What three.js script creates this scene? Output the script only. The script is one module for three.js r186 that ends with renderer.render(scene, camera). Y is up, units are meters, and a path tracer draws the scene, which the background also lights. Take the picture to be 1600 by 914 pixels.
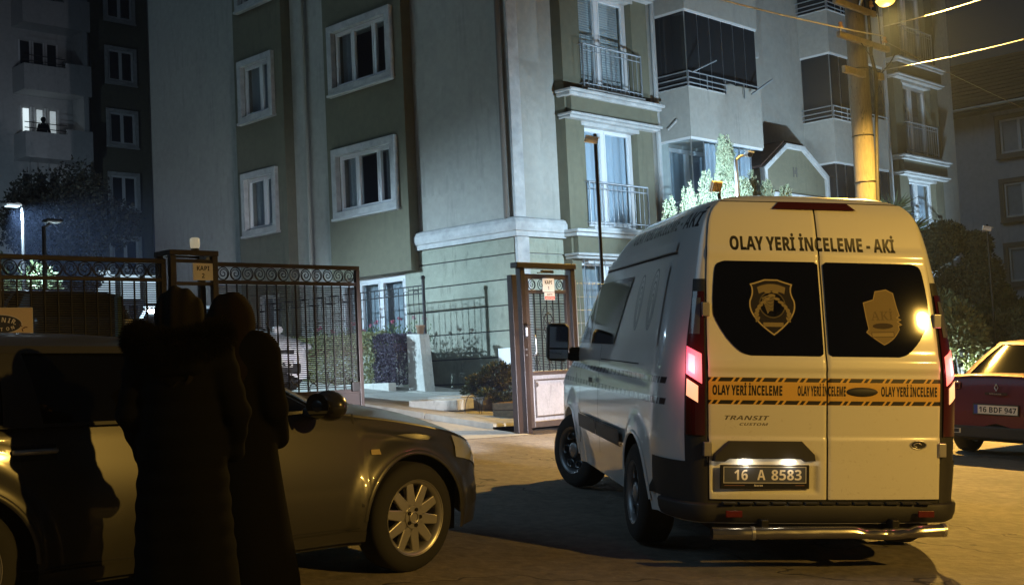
import * as THREE from 'three';
import { mergeGeometries, mergeVertices, toCreasedNormals } from 'three/addons/utils/BufferGeometryUtils.js';
import { RoundedBoxGeometry } from 'three/addons/geometries/RoundedBoxGeometry.js';
import { MarchingCubes } from 'three/addons/objects/MarchingCubes.js';
import { RectAreaLightUniformsLib } from 'three/addons/lights/RectAreaLightUniformsLib.js';

// ---------------------------------------------------------------- camera, sky, exposure
const scene = new THREE.Scene();
const renderer = new THREE.WebGLRenderer({ antialias: true });
renderer.setSize(1024, 584);
renderer.toneMapping = THREE.LinearToneMapping;
renderer.toneMappingExposure = 1.0;
renderer.shadowMap.enabled = true;
RectAreaLightUniformsLib.init();
const D2R = Math.PI / 180;
const camera = new THREE.PerspectiveCamera(27.58, 1024 / 584, 0.1, 600);
camera.position.set(0, 1.25, 0);
camera.rotation.order = 'YXZ';
camera.rotation.set(3.41 * D2R, 0, -2.76 * D2R);
scene.background = new THREE.Color().setRGB(0.0085, 0.011, 0.0150);   // night sky
// faint glow of the town under the night sky
const nightGlow = new THREE.DirectionalLight(new THREE.Color().setRGB(0.45, 0.74, 1.0), 0.32);
nightGlow.position.set(-40, 32, 9);
nightGlow.shadow.radius = 60; nightGlow.castShadow = true;
Object.assign(nightGlow.shadow.camera, { left: -60, right: 60, top: 60, bottom: -60, near: 1, far: 200 });
scene.add(nightGlow);

const SODIUM = new THREE.Color().setRGB(1.0, 0.58, 0.11);
const COOL = new THREE.Color().setRGB(0.54, 0.78, 1.0);
const LAMP = { street: 1500, behind: 200, flood: 205, middle: 170, yard: 720, right: 110, shrub: 60, head: 16, far: 75 };   // candela of each lamp

// ---------------------------------------------------------------- street axes: a along the road, b into the yard
const PHI = 45.64 * D2R, E1x = Math.cos(PHI), E1d = Math.sin(PHI);
const clamp = (x, a, b) => Math.min(b, Math.max(a, x));
const lerp = (a, b, t) => a + (b - a) * t;
const smooth = (a, b, x) => { const t = clamp((x - a) / (b - a), 0, 1); return t * t * (3 - 2 * t); };
const G = (a, b) => -0.145 - 0.027 * clamp(a, -30, 45) + 0.062 * clamp(b, -20, 32) + 0.02 * clamp(b - 11.75, 0, 20) + 0.055 * clamp(b - 12.2, 0, 9) * smooth(13.4, 10.6, a);
const W = (a, b, h) => new THREE.Vector3(E1x * a - E1d * b, h, -(E1d * a + E1x * b));
const AB = (x, z) => [E1x * x - E1d * z, -E1d * x - E1x * z];
// ---------------------------------------------------------------- helpers
function RNG(seed) { let s = seed >>> 0; return () => { s = (s + 0x6D2B79F5) >>> 0; let t = s; t = Math.imul(t ^ (t >>> 15), t | 1); t ^= t + Math.imul(t ^ (t >>> 7), t | 61); return ((t ^ (t >>> 14)) >>> 0) / 4294967296; }; }
const V = (x, y, z) => new THREE.Vector3(x, y, z);
const taken = {};
function numbered(n) { const k = taken[n] = (taken[n] ?? -1) + 1; return k ? n + '_' + String(k).padStart(3, '0') : n; }
function tag(o, label, category, group) { o.userData.label = label; o.userData.category = category; if (group) o.userData.group = group; return o; }
function thing(name, label, category, pos, turn = 0, group) {
  const o = new THREE.Group(); o.name = numbered(name); o.position.copy(pos); o.rotation.y = turn; scene.add(o);
  return tag(o, label, category, group);
}
function part(name, parent) { const o = new THREE.Group(); o.name = name; parent.add(o); return o; }
function mk(name, geo, mat, parent) {
  const m = new THREE.Mesh(Array.isArray(geo) ? merge(geo) : geo, mat); m.name = parent === scene ? numbered(name) : name;
  m.castShadow = m.receiveShadow = true; parent.add(m); return m;
}
function structure(name, geo, mat) { const m = mk(name, geo, mat, scene); m.userData.kind = 'structure'; return m; }
function merge(list) {
  const gs = list.map(g => { g = g.index ? g.toNonIndexed() : g.clone(); for (const k of Object.keys(g.attributes)) if (!['position', 'normal', 'uv'].includes(k)) g.deleteAttribute(k);
    if (!g.attributes.uv) g.setAttribute('uv', new THREE.BufferAttribute(new Float32Array(g.attributes.position.count * 2), 2)); if (!g.attributes.normal) g.computeVertexNormals(); return g; });
  return mergeGeometries(gs);
}
const box = (w, h, d, x = 0, y = 0, z = 0) => new THREE.BoxGeometry(w, h, d).translate(x, y, z);
const box2 = (x0, x1, y0, y1, z0, z1) => box(x1 - x0, y1 - y0, z1 - z0, (x0 + x1) / 2, (y0 + y1) / 2, (z0 + z1) / 2);
const rbox = (w, h, d, r, x = 0, y = 0, z = 0, seg = 2) => new RoundedBoxGeometry(w, h, d, seg, r).translate(x, y, z);
const rbox2 = (x0, x1, y0, y1, z0, z1, r = 0.01) => rbox(x1 - x0, y1 - y0, z1 - z0, r, (x0 + x1) / 2, (y0 + y1) / 2, (z0 + z1) / 2);
function rod(p, q, r0, r1 = r0, seg = 8) {
  const d = q.clone().sub(p), L = d.length();
  const g = new THREE.CylinderGeometry(r1, r0, L, seg).translate(0, L / 2, 0);
  return g.applyQuaternion(new THREE.Quaternion().setFromUnitVectors(V(0, 1, 0), d.normalize())).translate(p.x, p.y, p.z);
}
const tube = (pts, r, n = 24, seg = 6, closed = false) => new THREE.TubeGeometry(new THREE.CatmullRomCurve3(pts, closed), n, r, seg, closed);
// uv in metres, by the way each face points (flat faces)
function uvm(geo, s = 1) {
  const g = geo.index ? geo.toNonIndexed() : geo; g.computeVertexNormals();
  const p = g.attributes.position, n = g.attributes.normal, uv = new Float32Array(p.count * 2);
  for (let i = 0; i < p.count; i++) {
    const x = Math.abs(n.getX(i)), y = Math.abs(n.getY(i)), z = Math.abs(n.getZ(i));
    const [a, b] = y > x && y > z ? [p.getX(i), p.getZ(i)] : x > z ? [p.getZ(i), p.getY(i)] : [p.getX(i), p.getY(i)];
    uv[2 * i] = a / s; uv[2 * i + 1] = b / s;
  }
  g.setAttribute('uv', new THREE.BufferAttribute(uv, 2)); return g;
}
// a sheet through rows of points; uvf(i, j, p) gives uv
function loft(rows, { close = false, uvf = null, flip = false } = {}) {
  const n = rows.length, m = rows[0].length, pos = [], uv = [], idx = [];
  rows.forEach((r, i) => r.forEach((p, j) => { pos.push(p.x, p.y, p.z); const t = uvf ? uvf(i, j, p) : [j / (m - 1), i / (n - 1)]; uv.push(t[0], t[1]); }));
  for (let i = 0; i < n - 1; i++) for (let j = 0; j < (close ? m : m - 1); j++) {
    const a = i * m + j, b = i * m + (j + 1) % m, c = a + m, d = b + m;
    flip ? idx.push(a, c, b, b, c, d) : idx.push(a, b, c, b, d, c);
  }
  const g = new THREE.BufferGeometry();
  g.setAttribute('position', new THREE.Float32BufferAttribute(pos, 3)); g.setAttribute('uv', new THREE.Float32BufferAttribute(uv, 2)); g.setIndex(idx); g.computeVertexNormals();
  return g;
}
const interp = (tab) => (x) => { // piecewise smooth table
  if (x <= tab[0][0]) return tab[0][1]; const L = tab.length - 1; if (x >= tab[L][0]) return tab[L][1];
  let i = 0; while (x > tab[i + 1][0]) i++;
  const [x0, y0] = tab[i], [x1, y1] = tab[i + 1], h = x1 - x0, t = (x - x0) / h;
  const s = (y1 - y0) / h, sa = i > 0 ? (y1 - tab[i - 1][1]) / (x1 - tab[i - 1][0]) : s, sb = i < L - 1 ? (tab[i + 2][1] - y0) / (tab[i + 2][0] - x0) : s;
  const m0 = s * sa <= 0 ? 0 : Math.sign(s) * Math.min(Math.abs(sa), 2.5 * Math.abs(s)), m1 = s * sb <= 0 ? 0 : Math.sign(s) * Math.min(Math.abs(sb), 2.5 * Math.abs(s));
  const t2 = t * t, t3 = t2 * t;
  return (2 * t3 - 3 * t2 + 1) * y0 + (t3 - 2 * t2 + t) * h * m0 + (3 * t2 - 2 * t3) * y1 + (t3 - t2) * h * m1;
};
const linspace = (a, b, n) => Array.from({ length: n }, (_, i) => a + (b - a) * i / (n - 1));
// periodic noise
const NT = (() => { const r = RNG(7), t = new Float32Array(65536); for (let i = 0; i < 65536; i++) t[i] = r(); return t; })();
function pn(x, y, per) {
  const xi = Math.floor(x), yi = Math.floor(y), fx = x - xi, fy = y - yi, u = fx * fx * (3 - 2 * fx), v = fy * fy * (3 - 2 * fy);
  const q = (i, j) => NT[((((i % per) + per) % per) * 131 + (((j % per) + per) % per) * 7919 + per * 17) & 65535];
  return lerp(lerp(q(xi, yi), q(xi + 1, yi), u), lerp(q(xi, yi + 1), q(xi + 1, yi + 1), u), v);
}
function fbm(x, y, per, oct) { let s = 0, a = 0.5, t = 0; for (let o = 0; o < oct; o++) { s += a * pn(x * per, y * per, per); t += a; a *= 0.55; per *= 2; } return s / t; }
function dataTex(size, fn, srgb = true) {
  const d = new Uint8Array(size * size * 4);
  for (let j = 0; j < size; j++) for (let i = 0; i < size; i++) { const c = fn(i / size, j / size), k = 4 * (j * size + i); d[k] = clamp(c[0] * 255, 0, 255); d[k + 1] = clamp(c[1] * 255, 0, 255); d[k + 2] = clamp(c[2] * 255, 0, 255); d[k + 3] = 255; }
  const t = new THREE.DataTexture(d, size, size); t.wrapS = t.wrapT = THREE.RepeatWrapping; t.magFilter = THREE.LinearFilter; t.minFilter = THREE.LinearMipmapLinearFilter; t.generateMipmaps = true;
  if (srgb) t.colorSpace = THREE.SRGBColorSpace; t.needsUpdate = true; return t;
}
function canvasTex(w, h, draw) {
  const c = document.createElement('canvas'); c.width = w; c.height = h; draw(c.getContext('2d'), w, h);
  const t = new THREE.CanvasTexture(c); t.colorSpace = THREE.SRGBColorSpace; return t;
}
const lin = (r, g, b) => new THREE.Color().setRGB(r, g, b);
const std = (color, roughness = 0.8, extra = {}) => new THREE.MeshStandardMaterial({ color, roughness, ...extra });
const phys = (color, roughness, extra = {}) => new THREE.MeshPhysicalMaterial({ color, roughness, ...extra });
const rep = (t, x, y = x) => { const c = t.clone(); c.repeat.set(x, y); c.needsUpdate = true; return c; };

// ---------------------------------------------------------------- textures and materials
const mottle = dataTex(512, (u, v) => { const n = fbm(u, v, 4, 6), m = fbm(u + 0.37, v + 0.11, 16, 4), k = 0.80 + 0.26 * (n - 0.5) + 0.16 * (m - 0.5); return [k, k, k * 0.985]; });
const stuccoBump = dataTex(512, (u, v) => { const n = 0.6 * fbm(u, v, 64, 3) + 0.4 * fbm(u, v, 8, 3); return [n, n, n]; }, false);
// rain streaks, patched plaster and grime with their own outlines
const plasterMap = dataTex(1024, (u, v) => {
  const n = fbm(u, v, 3, 6), f = fbm(u, v, 48, 3), st = fbm(u, v * 0.12 + 0.3, 40, 3);
  let k = 0.82 + 0.08 * (n - 0.5) + 0.07 * (f - 0.5) - 0.045 * smooth(0.58, 0.74, st) * smooth(0.42, 0.6, n); return [k, k * 0.995, k * 0.975];
});
const blockMap = dataTex(1024, (u, v) => {
  const n = fbm(u, v, 4, 6), f = fbm(u + 0.2, v, 40, 3), st = fbm(u, v * 0.15, 48, 3);
  let k = 0.80 + 0.15 * (n - 0.5) + 0.09 * (f - 0.5) - 0.08 * smooth(0.56, 0.70, st) * smooth(0.45, 0.62, fbm(u + 0.5, v, 6, 4)); return [k, k, k * 0.96];
});
const roadMap = dataTex(1024, (u, v) => {
  const n = fbm(u, v, 3, 6), f = fbm(u, v, 96, 2), m = fbm(u + 0.4, v + 0.2, 10, 5), g = NT[((u * 1024 | 0) * 73 + (v * 1024 | 0) * 919) & 65535];
  let k = 0.70 + 0.26 * (n - 0.5) + 0.16 * (f - 0.5) + 0.12 * (m - 0.5) + 0.10 * (g - 0.5);
  const cr = Math.abs(fbm(u, v, 2, 6) - 0.47); if (cr < 0.0020) k *= 0.62;
  if (m > 0.63) k *= 0.93; return [k, k * 0.97, k * 0.93];
});
const roadBump = dataTex(1024, (u, v) => { const cr = Math.abs(fbm(u, v, 2, 6) - 0.47); const n = 0.55 * fbm(u, v, 128, 2) + 0.45 * fbm(u, v, 24, 4) - (cr < 0.0020 ? 0.35 : 0); return [n, n, n]; }, false);
const M = {
  wall: std(lin(0.50, 0.49, 0.45), 0.92, { map: plasterMap, bumpMap: stuccoBump, bumpScale: 0.004 }),
  olive: std(lin(0.20, 0.19, 0.13), 0.92, { map: plasterMap, bumpMap: stuccoBump, bumpScale: 0.004 }),
  trim: std(lin(0.60, 0.60, 0.60), 0.75, { map: mottle, bumpMap: stuccoBump, bumpScale: 0.002 }),
  block: std(lin(0.42, 0.44, 0.37), 0.9, { map: blockMap, bumpMap: stuccoBump, bumpScale: 0.004 }),
  joint: std(lin(0.05, 0.05, 0.05), 0.95),
  pvc: std(lin(0.62, 0.62, 0.62), 0.4),
  glass: phys(lin(0.92, 0.96, 0.98), 0.02, { transmission: 1, thickness: 0, ior: 1.5 }),
  unlitRoomGlass: phys(lin(0.05, 0.052, 0.055), 0.03, { transmission: 0.6, thickness: 0, ior: 1.5 }),  // pane colour darkened to stand in for the unlit rooms behind
  dark: std(lin(0.02, 0.02, 0.022), 0.8),
  room: std(lin(0.16, 0.15, 0.14), 0.95),
  curtain: std(lin(0.55, 0.56, 0.56), 0.95),
  blind: std(lin(0.5, 0.5, 0.48), 0.8),
  iron: std(lin(0.014, 0.013, 0.012), 0.45, { metalness: 0.4 }),
  brownIron: std(lin(0.032, 0.019, 0.015), 0.42, { map: mottle, bumpMap: stuccoBump, bumpScale: 0.001 }),
  railPaint: std(lin(0.30, 0.32, 0.34), 0.4, { metalness: 0.5 }),
  steel: std(lin(0.55, 0.55, 0.56), 0.3, { metalness: 0.9 }),
  plastic: std(lin(0.022, 0.022, 0.023), 0.6),
  rubber: std(lin(0.018, 0.018, 0.018), 0.85),
  concrete: std(lin(0.42, 0.41, 0.38), 0.92, { map: rep(roadMap, 1), bumpMap: stuccoBump, bumpScale: 0.006 }),
  whitewash: std(lin(0.70, 0.70, 0.68), 0.9, { map: blockMap, bumpMap: stuccoBump, bumpScale: 0.008 }),
  road: std(lin(0.40, 0.375, 0.34), 0.9, { map: roadMap, bumpMap: roadBump, bumpScale: 0.012 }),
  soil: std(lin(0.09, 0.065, 0.045), 0.98, { map: roadMap, bumpMap: roadBump, bumpScale: 0.03 }),
  pave: std(lin(0.48, 0.46, 0.42), 0.9, { map: blockMap, bumpMap: roadBump, bumpScale: 0.008 }),
  wood: std(lin(0.30, 0.19, 0.09), 0.8, { map: mottle }),
  bark: std(lin(0.09, 0.07, 0.05), 0.95, { map: mottle, bumpMap: stuccoBump, bumpScale: 0.02 }),
  roofTile: std(lin(0.10, 0.05, 0.035), 0.9, { map: mottle }),
  farWall: std(lin(0.62, 0.62, 0.64), 0.95, { map: plasterMap }),
  blueWall: std(lin(0.62, 0.64, 0.72), 0.95, { map: plasterMap }),
  whitePlastic: std(lin(0.75, 0.74, 0.72), 0.45),
};
const glow = (r, g, b, k) => std(lin(0.8, 0.8, 0.8), 0.4, { emissive: lin(r, g, b), emissiveIntensity: k });
function leafMat(r, g, b, tr = 0.25) { return phys(lin(r, g, b), 0.75, { transmission: tr, thickness: 0, vertexColors: true, side: THREE.DoubleSide }); }
// many small leaves: place(rng, i) gives {p, s, up, n}
function leaves(n, place, seed, { aspect = 0.55, vary = 0.5 } = {}) {
  const r = RNG(seed), pos = [], nor = [], col = [], uv = [], t = V(0, 0, 0), w = V(0, 0, 0), nn = V(0, 0, 0);
  for (let i = 0; i < n; i++) {
    const q = place(r, i); if (!q) continue;
    t.set(r() - 0.5, r() - 0.5, r() - 0.5).multiplyScalar(q.mess ?? 1.2); if (q.up) t.add(q.up); t.normalize();
    w.set(r() - 0.5, r() - 0.5, r() - 0.5).cross(t).normalize(); nn.crossVectors(w, t).normalize();
    const L = q.s * (0.7 + 0.6 * r()), B = L * aspect * 0.5, p = q.p, c = 1 - vary * r(), cr = c * (0.9 + 0.25 * r());
    const A = [[0, 0], [B, 0.45 * L], [0, L], [-B, 0.45 * L]].map(([x, y]) => [p.x + w.x * x + t.x * y, p.y + w.y * x + t.y * y, p.z + w.z * x + t.z * y]);
    for (const k of [0, 1, 2, 0, 2, 3]) { pos.push(...A[k]); nor.push(nn.x, nn.y, nn.z); col.push(cr, c, c * 0.9); uv.push(k & 1, k >> 1); }
  }
  const g = new THREE.BufferGeometry(); g.setAttribute('position', new THREE.Float32BufferAttribute(pos, 3)); g.setAttribute('normal', new THREE.Float32BufferAttribute(nor, 3));
  g.setAttribute('color', new THREE.Float32BufferAttribute(col, 3)); g.setAttribute('uv', new THREE.Float32BufferAttribute(uv, 2)); return g;
}
// surface of a signed distance function by marching cubes
function sdfGeo(sdf, lo, hi, res) {
  const mc = new MarchingCubes(res, new THREE.MeshBasicMaterial(), false, false, 400000); mc.isolation = 0;
  const c = lo.clone().add(hi).multiplyScalar(0.5), h = hi.clone().sub(lo).multiplyScalar(0.5), p = V(0, 0, 0), half = res / 2;
  for (let k = 0; k < res; k++) for (let j = 0; j < res; j++) for (let i = 0; i < res; i++) {
    p.set(c.x + h.x * (i - half) / half, c.y + h.y * (j - half) / half, c.z + h.z * (k - half) / half);
    mc.field[i + j * res + k * res * res] = -sdf(p.x, p.y, p.z);
  }
  mc.update();
  const n = mc.count, src = mc.positionArray.slice(0, n * 3);
  for (let i = 0; i < n; i++) { src[3 * i] = c.x + src[3 * i] * h.x; src[3 * i + 1] = c.y + src[3 * i + 1] * h.y; src[3 * i + 2] = c.z + src[3 * i + 2] * h.z; }
  let g = new THREE.BufferGeometry(); g.setAttribute('position', new THREE.BufferAttribute(src, 3)); g = mergeVertices(g, 1e-4); g.computeVertexNormals();
  return g;
}
const smin = (a, b, k) => { const h = clamp(0.5 + 0.5 * (b - a) / k, 0, 1); return b + (a - b) * h - k * h * (1 - h); };
function cap(x, y, z, p, q, r0, r1) { // tapered capsule
  const bx = q[0] - p[0], by = q[1] - p[1], bz = q[2] - p[2], ax = x - p[0], ay = y - p[1], az = z - p[2];
  const t = clamp((ax * bx + ay * by + az * bz) / (bx * bx + by * by + bz * bz), 0, 1), dx = ax - bx * t, dy = ay - by * t, dz = az - bz * t;
  return Math.sqrt(dx * dx + dy * dy + dz * dz) - lerp(r0, r1, t);
}
// ---------------------------------------------------------------- ground, road, yard
function sheet(as, bs, off, s = 6) {
  const rows = as.map(a => bs.map(b => W(a, b, G(a, b) + (typeof off === 'function' ? off(a, b) : off))));
  return loft(rows, { uvf: (i, j) => [as[i] / s, bs[j] / s], flip: true });
}
structure('ground', sheet([-200, -60, -30, 0, 6, 10, 11, 12, 13, 14, 20, 30, 45, 80, 240], [-200, -60, -20, 0, 11.75, 12.2, 14, 16, 18, 20, 21.2, 26, 31.75, 60, 240], -0.05), M.soil);
structure('road', sheet(linspace(-30, 45, 26), linspace(-19, 11.55, 14), 0.0), M.road);
structure('driveway', sheet(linspace(-6, 12.08, 28), linspace(11.55, 31.5, 22), 0.004), M.pave);
// raised walkway beside the driveway, cast in slabs
{
  const walk = new THREE.Group(); walk.name = 'walkway'; walk.userData.kind = 'structure'; scene.add(walk);
  const r = RNG(12), tones = [0, 1, 2].map(k => { const m = M.pave.clone(); m.color = lin(0.50, 0.485, 0.45).multiplyScalar(0.92 + 0.08 * k); return m; });
  for (let b = 12.35, i = 0; b < 30; b += 1.5, i++) for (let a = 12.1, j = 0; a < 17.3; a += 1.75, j++) {
    const a1 = Math.min(17.36, a + 1.74), b1 = b + 1.488, lift = 0.085 + 0.012 * r(), rows = [[a + 0.006, lift - 0.12], [a + 0.007, lift - 0.01], [a + 0.02, lift], [(a + a1) / 2, lift], [a1 - 0.02, lift], [a1 - 0.007, lift - 0.01], [a1 - 0.006, lift - 0.12]].map(([x, l]) => [b, b + 0.012, b1 - 0.012, b1].map((y, q) => W(x, y, G(x, y) + (q % 3 ? l : Math.min(l, lift - 0.05)))));
    mk('paving_slab', loft(rows, { uvf: (p, q, v) => { const [x, y] = AB(v.x, v.z); return [x / 4 + i * 0.31, y / 4 + j * 0.17]; }, flip: true }), tones[(i * 2 + j) % 3], walk);
  }
}
structure('garden_soil', sheet(linspace(13.4, 48, 12), [11.9, 13, 15, 16.8], 0.02), M.soil);
// kerb along the fence
{
  const k = new THREE.Group(); k.name = 'kerb'; k.userData.kind = 'structure'; scene.add(k);
  for (let a = 13.5; a < 44; a += 1.0) mk('kerb_stone', rbox(0.985, 0.2, 0.14, 0.015).applyMatrix4(new THREE.Matrix4().makeRotationY(PHI).setPosition(W(a + 0.5, 11.15, G(a + 0.5, 11.15) + 0.04))), M.concrete, k);
}
structure('pavement', sheet(linspace(13.5, 44, 12), [11.22, 11.6, 11.9], 0.12), M.pave);
// ---------------------------------------------------------------- apartment building
function holed(outline, holes, depth) {
  const s = new THREE.Shape(outline.map(p => new THREE.Vector2(...p)));
  for (const [x0, x1, y0, y1] of holes) { const h = new THREE.Path(); h.moveTo(x0, y0); h.lineTo(x0, y1); h.lineTo(x1, y1); h.lineTo(x1, y0); h.closePath(); s.holes.push(h); }
  return new THREE.ExtrudeGeometry(s, { depth, bevelEnabled: false });
}
const rect = (x0, x1, y0, y1) => [[x0, y0], [x1, y0], [x1, y1], [x0, y1]];
const curtainGeo = (w, h, seed) => { const r = RNG(seed), f = 9 + 6 * r(), ph = r() * 6; return loft(linspace(-h / 2, h / 2, 3).map(y => linspace(-w / 2, w / 2, 40).map(x => V(x, y, 0.025 * Math.sin(x * f * 2.3 + ph) + 0.012 * Math.sin(x * 41 + ph))))); };
const blindGeo = (w, h) => { const g = []; for (let y = -h / 2 + 0.03; y < h / 2; y += 0.055) g.push(box(w, 0.045, 0.012, 0, y, 0).rotateX(0)); return merge(g); };
// a window in its opening: frame, mullions, sashes and panes; z = 0 is the glass
function windowUnit(parent, x, y, z, w, h, splits, turn, { curtain = null, seed = 1, bars = 0.055, glass = M.glass, frame = M.pvc, trim = 0, trimOut = 0.36, trimMat = M.trim, name = 'window' } = {}) {
  const o = part(name, parent); o.position.set(x, y, z); o.rotation.y = turn;
  const f = bars, fr = [box2(-w / 2, w / 2, h / 2 - f, h / 2, -0.04, 0.04), box2(-w / 2, w / 2, -h / 2, -h / 2 + f, -0.04, 0.04), box2(-w / 2, -w / 2 + f, -h / 2 + f, h / 2 - f, -0.04, 0.04), box2(w / 2 - f, w / 2, -h / 2 + f, h / 2 - f, -0.04, 0.04)];
  const xs = [-w / 2 + f, ...splits.map(s => -w / 2 + s * w), w / 2 - f];
  for (let i = 1; i < xs.length - 1; i++) fr.push(box2(xs[i] - f * 0.55, xs[i] + f * 0.55, -h / 2 + f, h / 2 - f, -0.037, 0.043));
  mk('frame', fr, frame, o);
  for (let i = 0; i < xs.length - 1; i++) {
    const x0 = xs[i] + (i ? f * 0.55 : 0), x1 = xs[i + 1] - (i < xs.length - 2 ? f * 0.55 : 0), e = 0.042;
    if (x1 - x0 > 0.25) mk('sash', [box2(x0 + 0.004, x1 - 0.004, h / 2 - f - e, h / 2 - f - 0.004, -0.02, 0.052), box2(x0 + 0.004, x1 - 0.004, -h / 2 + f + 0.004, -h / 2 + f + e, -0.02, 0.052), box2(x0 + 0.004, x0 + e, -h / 2 + f + e, h / 2 - f - e, -0.02, 0.052), box2(x1 - e, x1 - 0.004, -h / 2 + f + e, h / 2 - f - e, -0.02, 0.052)], frame, o);
    mk('pane', box2(x0 + 0.01, x1 - 0.01, -h / 2 + f + 0.01, h / 2 - f - 0.01, -0.003, 0.003), glass, o);
  }
  if (curtain) for (const [c0, c1, m, kind] of curtain) { const g = kind === 'blind' ? blindGeo((c1 - c0) * w, h - 0.1) : curtainGeo((c1 - c0) * w, h - 0.06, seed); mk(kind === 'blind' ? 'roller_blind' : 'curtain', g.translate(-w / 2 + (c0 + c1) / 2 * w, 0, -0.17), m, o); }
  if (trim) {
    const a = w / 2, b = h / 2, t = trim, P = trimOut; // white surround, proud of the wall, with splayed reveal
    const lip = (x0, x1, y0, y1) => rbox2(x0, x1, y0, y1, 0.05, P, 0.012);
    mk('surround', [lip(-a - t, a + t, b - 0.002, b + t), lip(-a - t, a + t, -b - t, -b + 0.002), lip(-a - t, -a + 0.002, -b, b), lip(a - 0.002, a + t, -b, b)].map(g => uvm(g, 2)), trimMat, o);
    mk('sill', rbox2(-a - t - 0.03, a + t + 0.03, -b - t - 0.03, -b - t + 0.03, 0.06, P + 0.03, 0.012), trimMat, o);
  }
  return o;
}
const curtainDim = std(lin(0.30, 0.31, 0.31), 0.95), curtainBlue = std(lin(0.42, 0.46, 0.50), 0.95);
{
  const B = thing('apartment_building', 'pale four storey apartment block with olive window panels behind the gates', 'building', W(17.4, 16.82, 0), PHI);
  const H = 15.2, WR = 21.3, WL = 14.6;
  const storeys = [0, 1, 2];
  // front (towards the road), z = 0
  const winR = [], holesR = [];
  const PX = [1.38, 16.55]; for (const px of PX) for (const k of storeys) { winR.push([px + 0.6, px + 2.43, 4.11 + 3 * k, 6.35 + 3 * k, px, k]); }
  for (const px of PX) winR.push([px + 0.3, px + 2.43, 1.35, 3.40, px, -1]);
  for (const w of winR) holesR.push([w[0], w[1], w[2], w[3]]);
  const bays = [5.0, 11.6];
  for (const x of bays) for (const k of [-1, ...storeys]) holesR.push([x + 0.35, x + 2.75, 4.0 + 3 * k + 0.5, 6.2 + 3 * k]);
  mk('front_wall', uvm(holed(rect(0, WR, -0.6, H), holesR, 0.25).translate(0, 0, -0.25), 5), M.wall, B);
  // side facing the driveway, x = 0
  const holesL = [];
  const SL = 2.94; for (const k of storeys) { holesL.push([3.44, 5.42, 4.975 + SL * k, 6.295 + SL * k], [8.06, 9.29, 4.975 + SL * k, 6.295 + SL * k]); }
  holesL.push([3.5, 5.9, 1.35, 3.36], [8.03, 9.33, 1.5, 3.3]);
  const toL = g => g.rotateY(Math.PI / 2);
  mk('side_wall', uvm(toL(holed(rect(0.25, WL, -0.6, H), holesL, 0.25)), 5), M.wall, B);
  mk('rear_wall', uvm(box2(0.25, WR - 0.25, -0.6, H, -WL, -WL + 0.25), 5), M.wall, B);
  mk('far_side_wall', uvm(box2(WR - 0.25, WR, -0.6, H, -WL, -0.25), 5), M.wall, B);
  mk('roof', uvm(box2(-0.35, WR + 0.35, H, H + 0.25, -WL - 0.35, 0.35), 3), M.trim, B);
  mk('interior_core', box2(1.4, WR - 1.2, -0.6, H - 0.1, -WL + 1.2, -1.3), M.room, B);
  mk('floor_slab', storeys.concat([3]).map(k => box2(0.26, WR - 0.26, 0.75 + 3 * k, 0.95 + 3 * k, -WL + 0.26, -0.26)), M.room, B);
  // olive panels that stand proud of the walls
  for (const px of PX) mk('olive_panel', uvm(holed(rect(px, px + 3.0, -0.5, H - 0.02), winR.filter(w => w[4] === px).map(w => [w[0], w[1], w[2], w[3]]), 0.28), 5), M.olive, B);
  mk('olive_panel', uvm(toL(holed(rect(2.98, 5.85, 3.40, H - 0.02), holesL.filter(h => h[0] < 5 && h[2] > 4).map(h => [h[0], h[1], h[2], h[3]]), 0.28)).translate(-0.28, 0, 0), 5), M.olive, B);
  mk('olive_panel', uvm(toL(holed(rect(7.56, 9.72, -0.5, H - 0.02), holesL.filter(h => h[0] > 8), 0.28)).translate(-0.28, 0, 0), 5), M.olive, B);
  mk('olive_panel', uvm(box2(8.35, 9.25, -0.5, H - 0.02, 0.002, 0.06), 5), M.olive, B);
  // side windows
  const looks = [[[0.02, 0.3, curtainDim], [0.72, 0.98, curtainDim]], [[0.02, 0.22, curtainDim]], [[0.5, 0.98, curtainDim]]];
  storeys.forEach((k, i) => {
    windowUnit(B, -0.20, 5.635 + SL * k, -4.43, 1.98, 1.32, [0.34, 0.73], -Math.PI / 2, { curtain: looks[i], seed: 3 + k, bars: 0.045, trim: 0.17, trimOut: 0.19 });
    windowUnit(B, -0.20, 5.635 + SL * k, -8.675, 1.23, 1.32, [0.62], -Math.PI / 2, { curtain: [[0.02, 0.55, curtainDim]], seed: 13 + k, bars: 0.045, trim: 0.16, trimOut: 0.19 });
  });
  windowUnit(B, 0.06, 2.355, -4.7, 2.4, 2.01, [0.3, 0.62], -Math.PI / 2, { curtain: [[0.02, 0.98, curtainDim]], seed: 41, bars: 0.09 });
  windowUnit(B, 0.06, 2.4, -8.68, 1.3, 1.8, [0.5], -Math.PI / 2, { curtain: [[0.02, 0.98, curtainDim]], seed: 42 });
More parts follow.
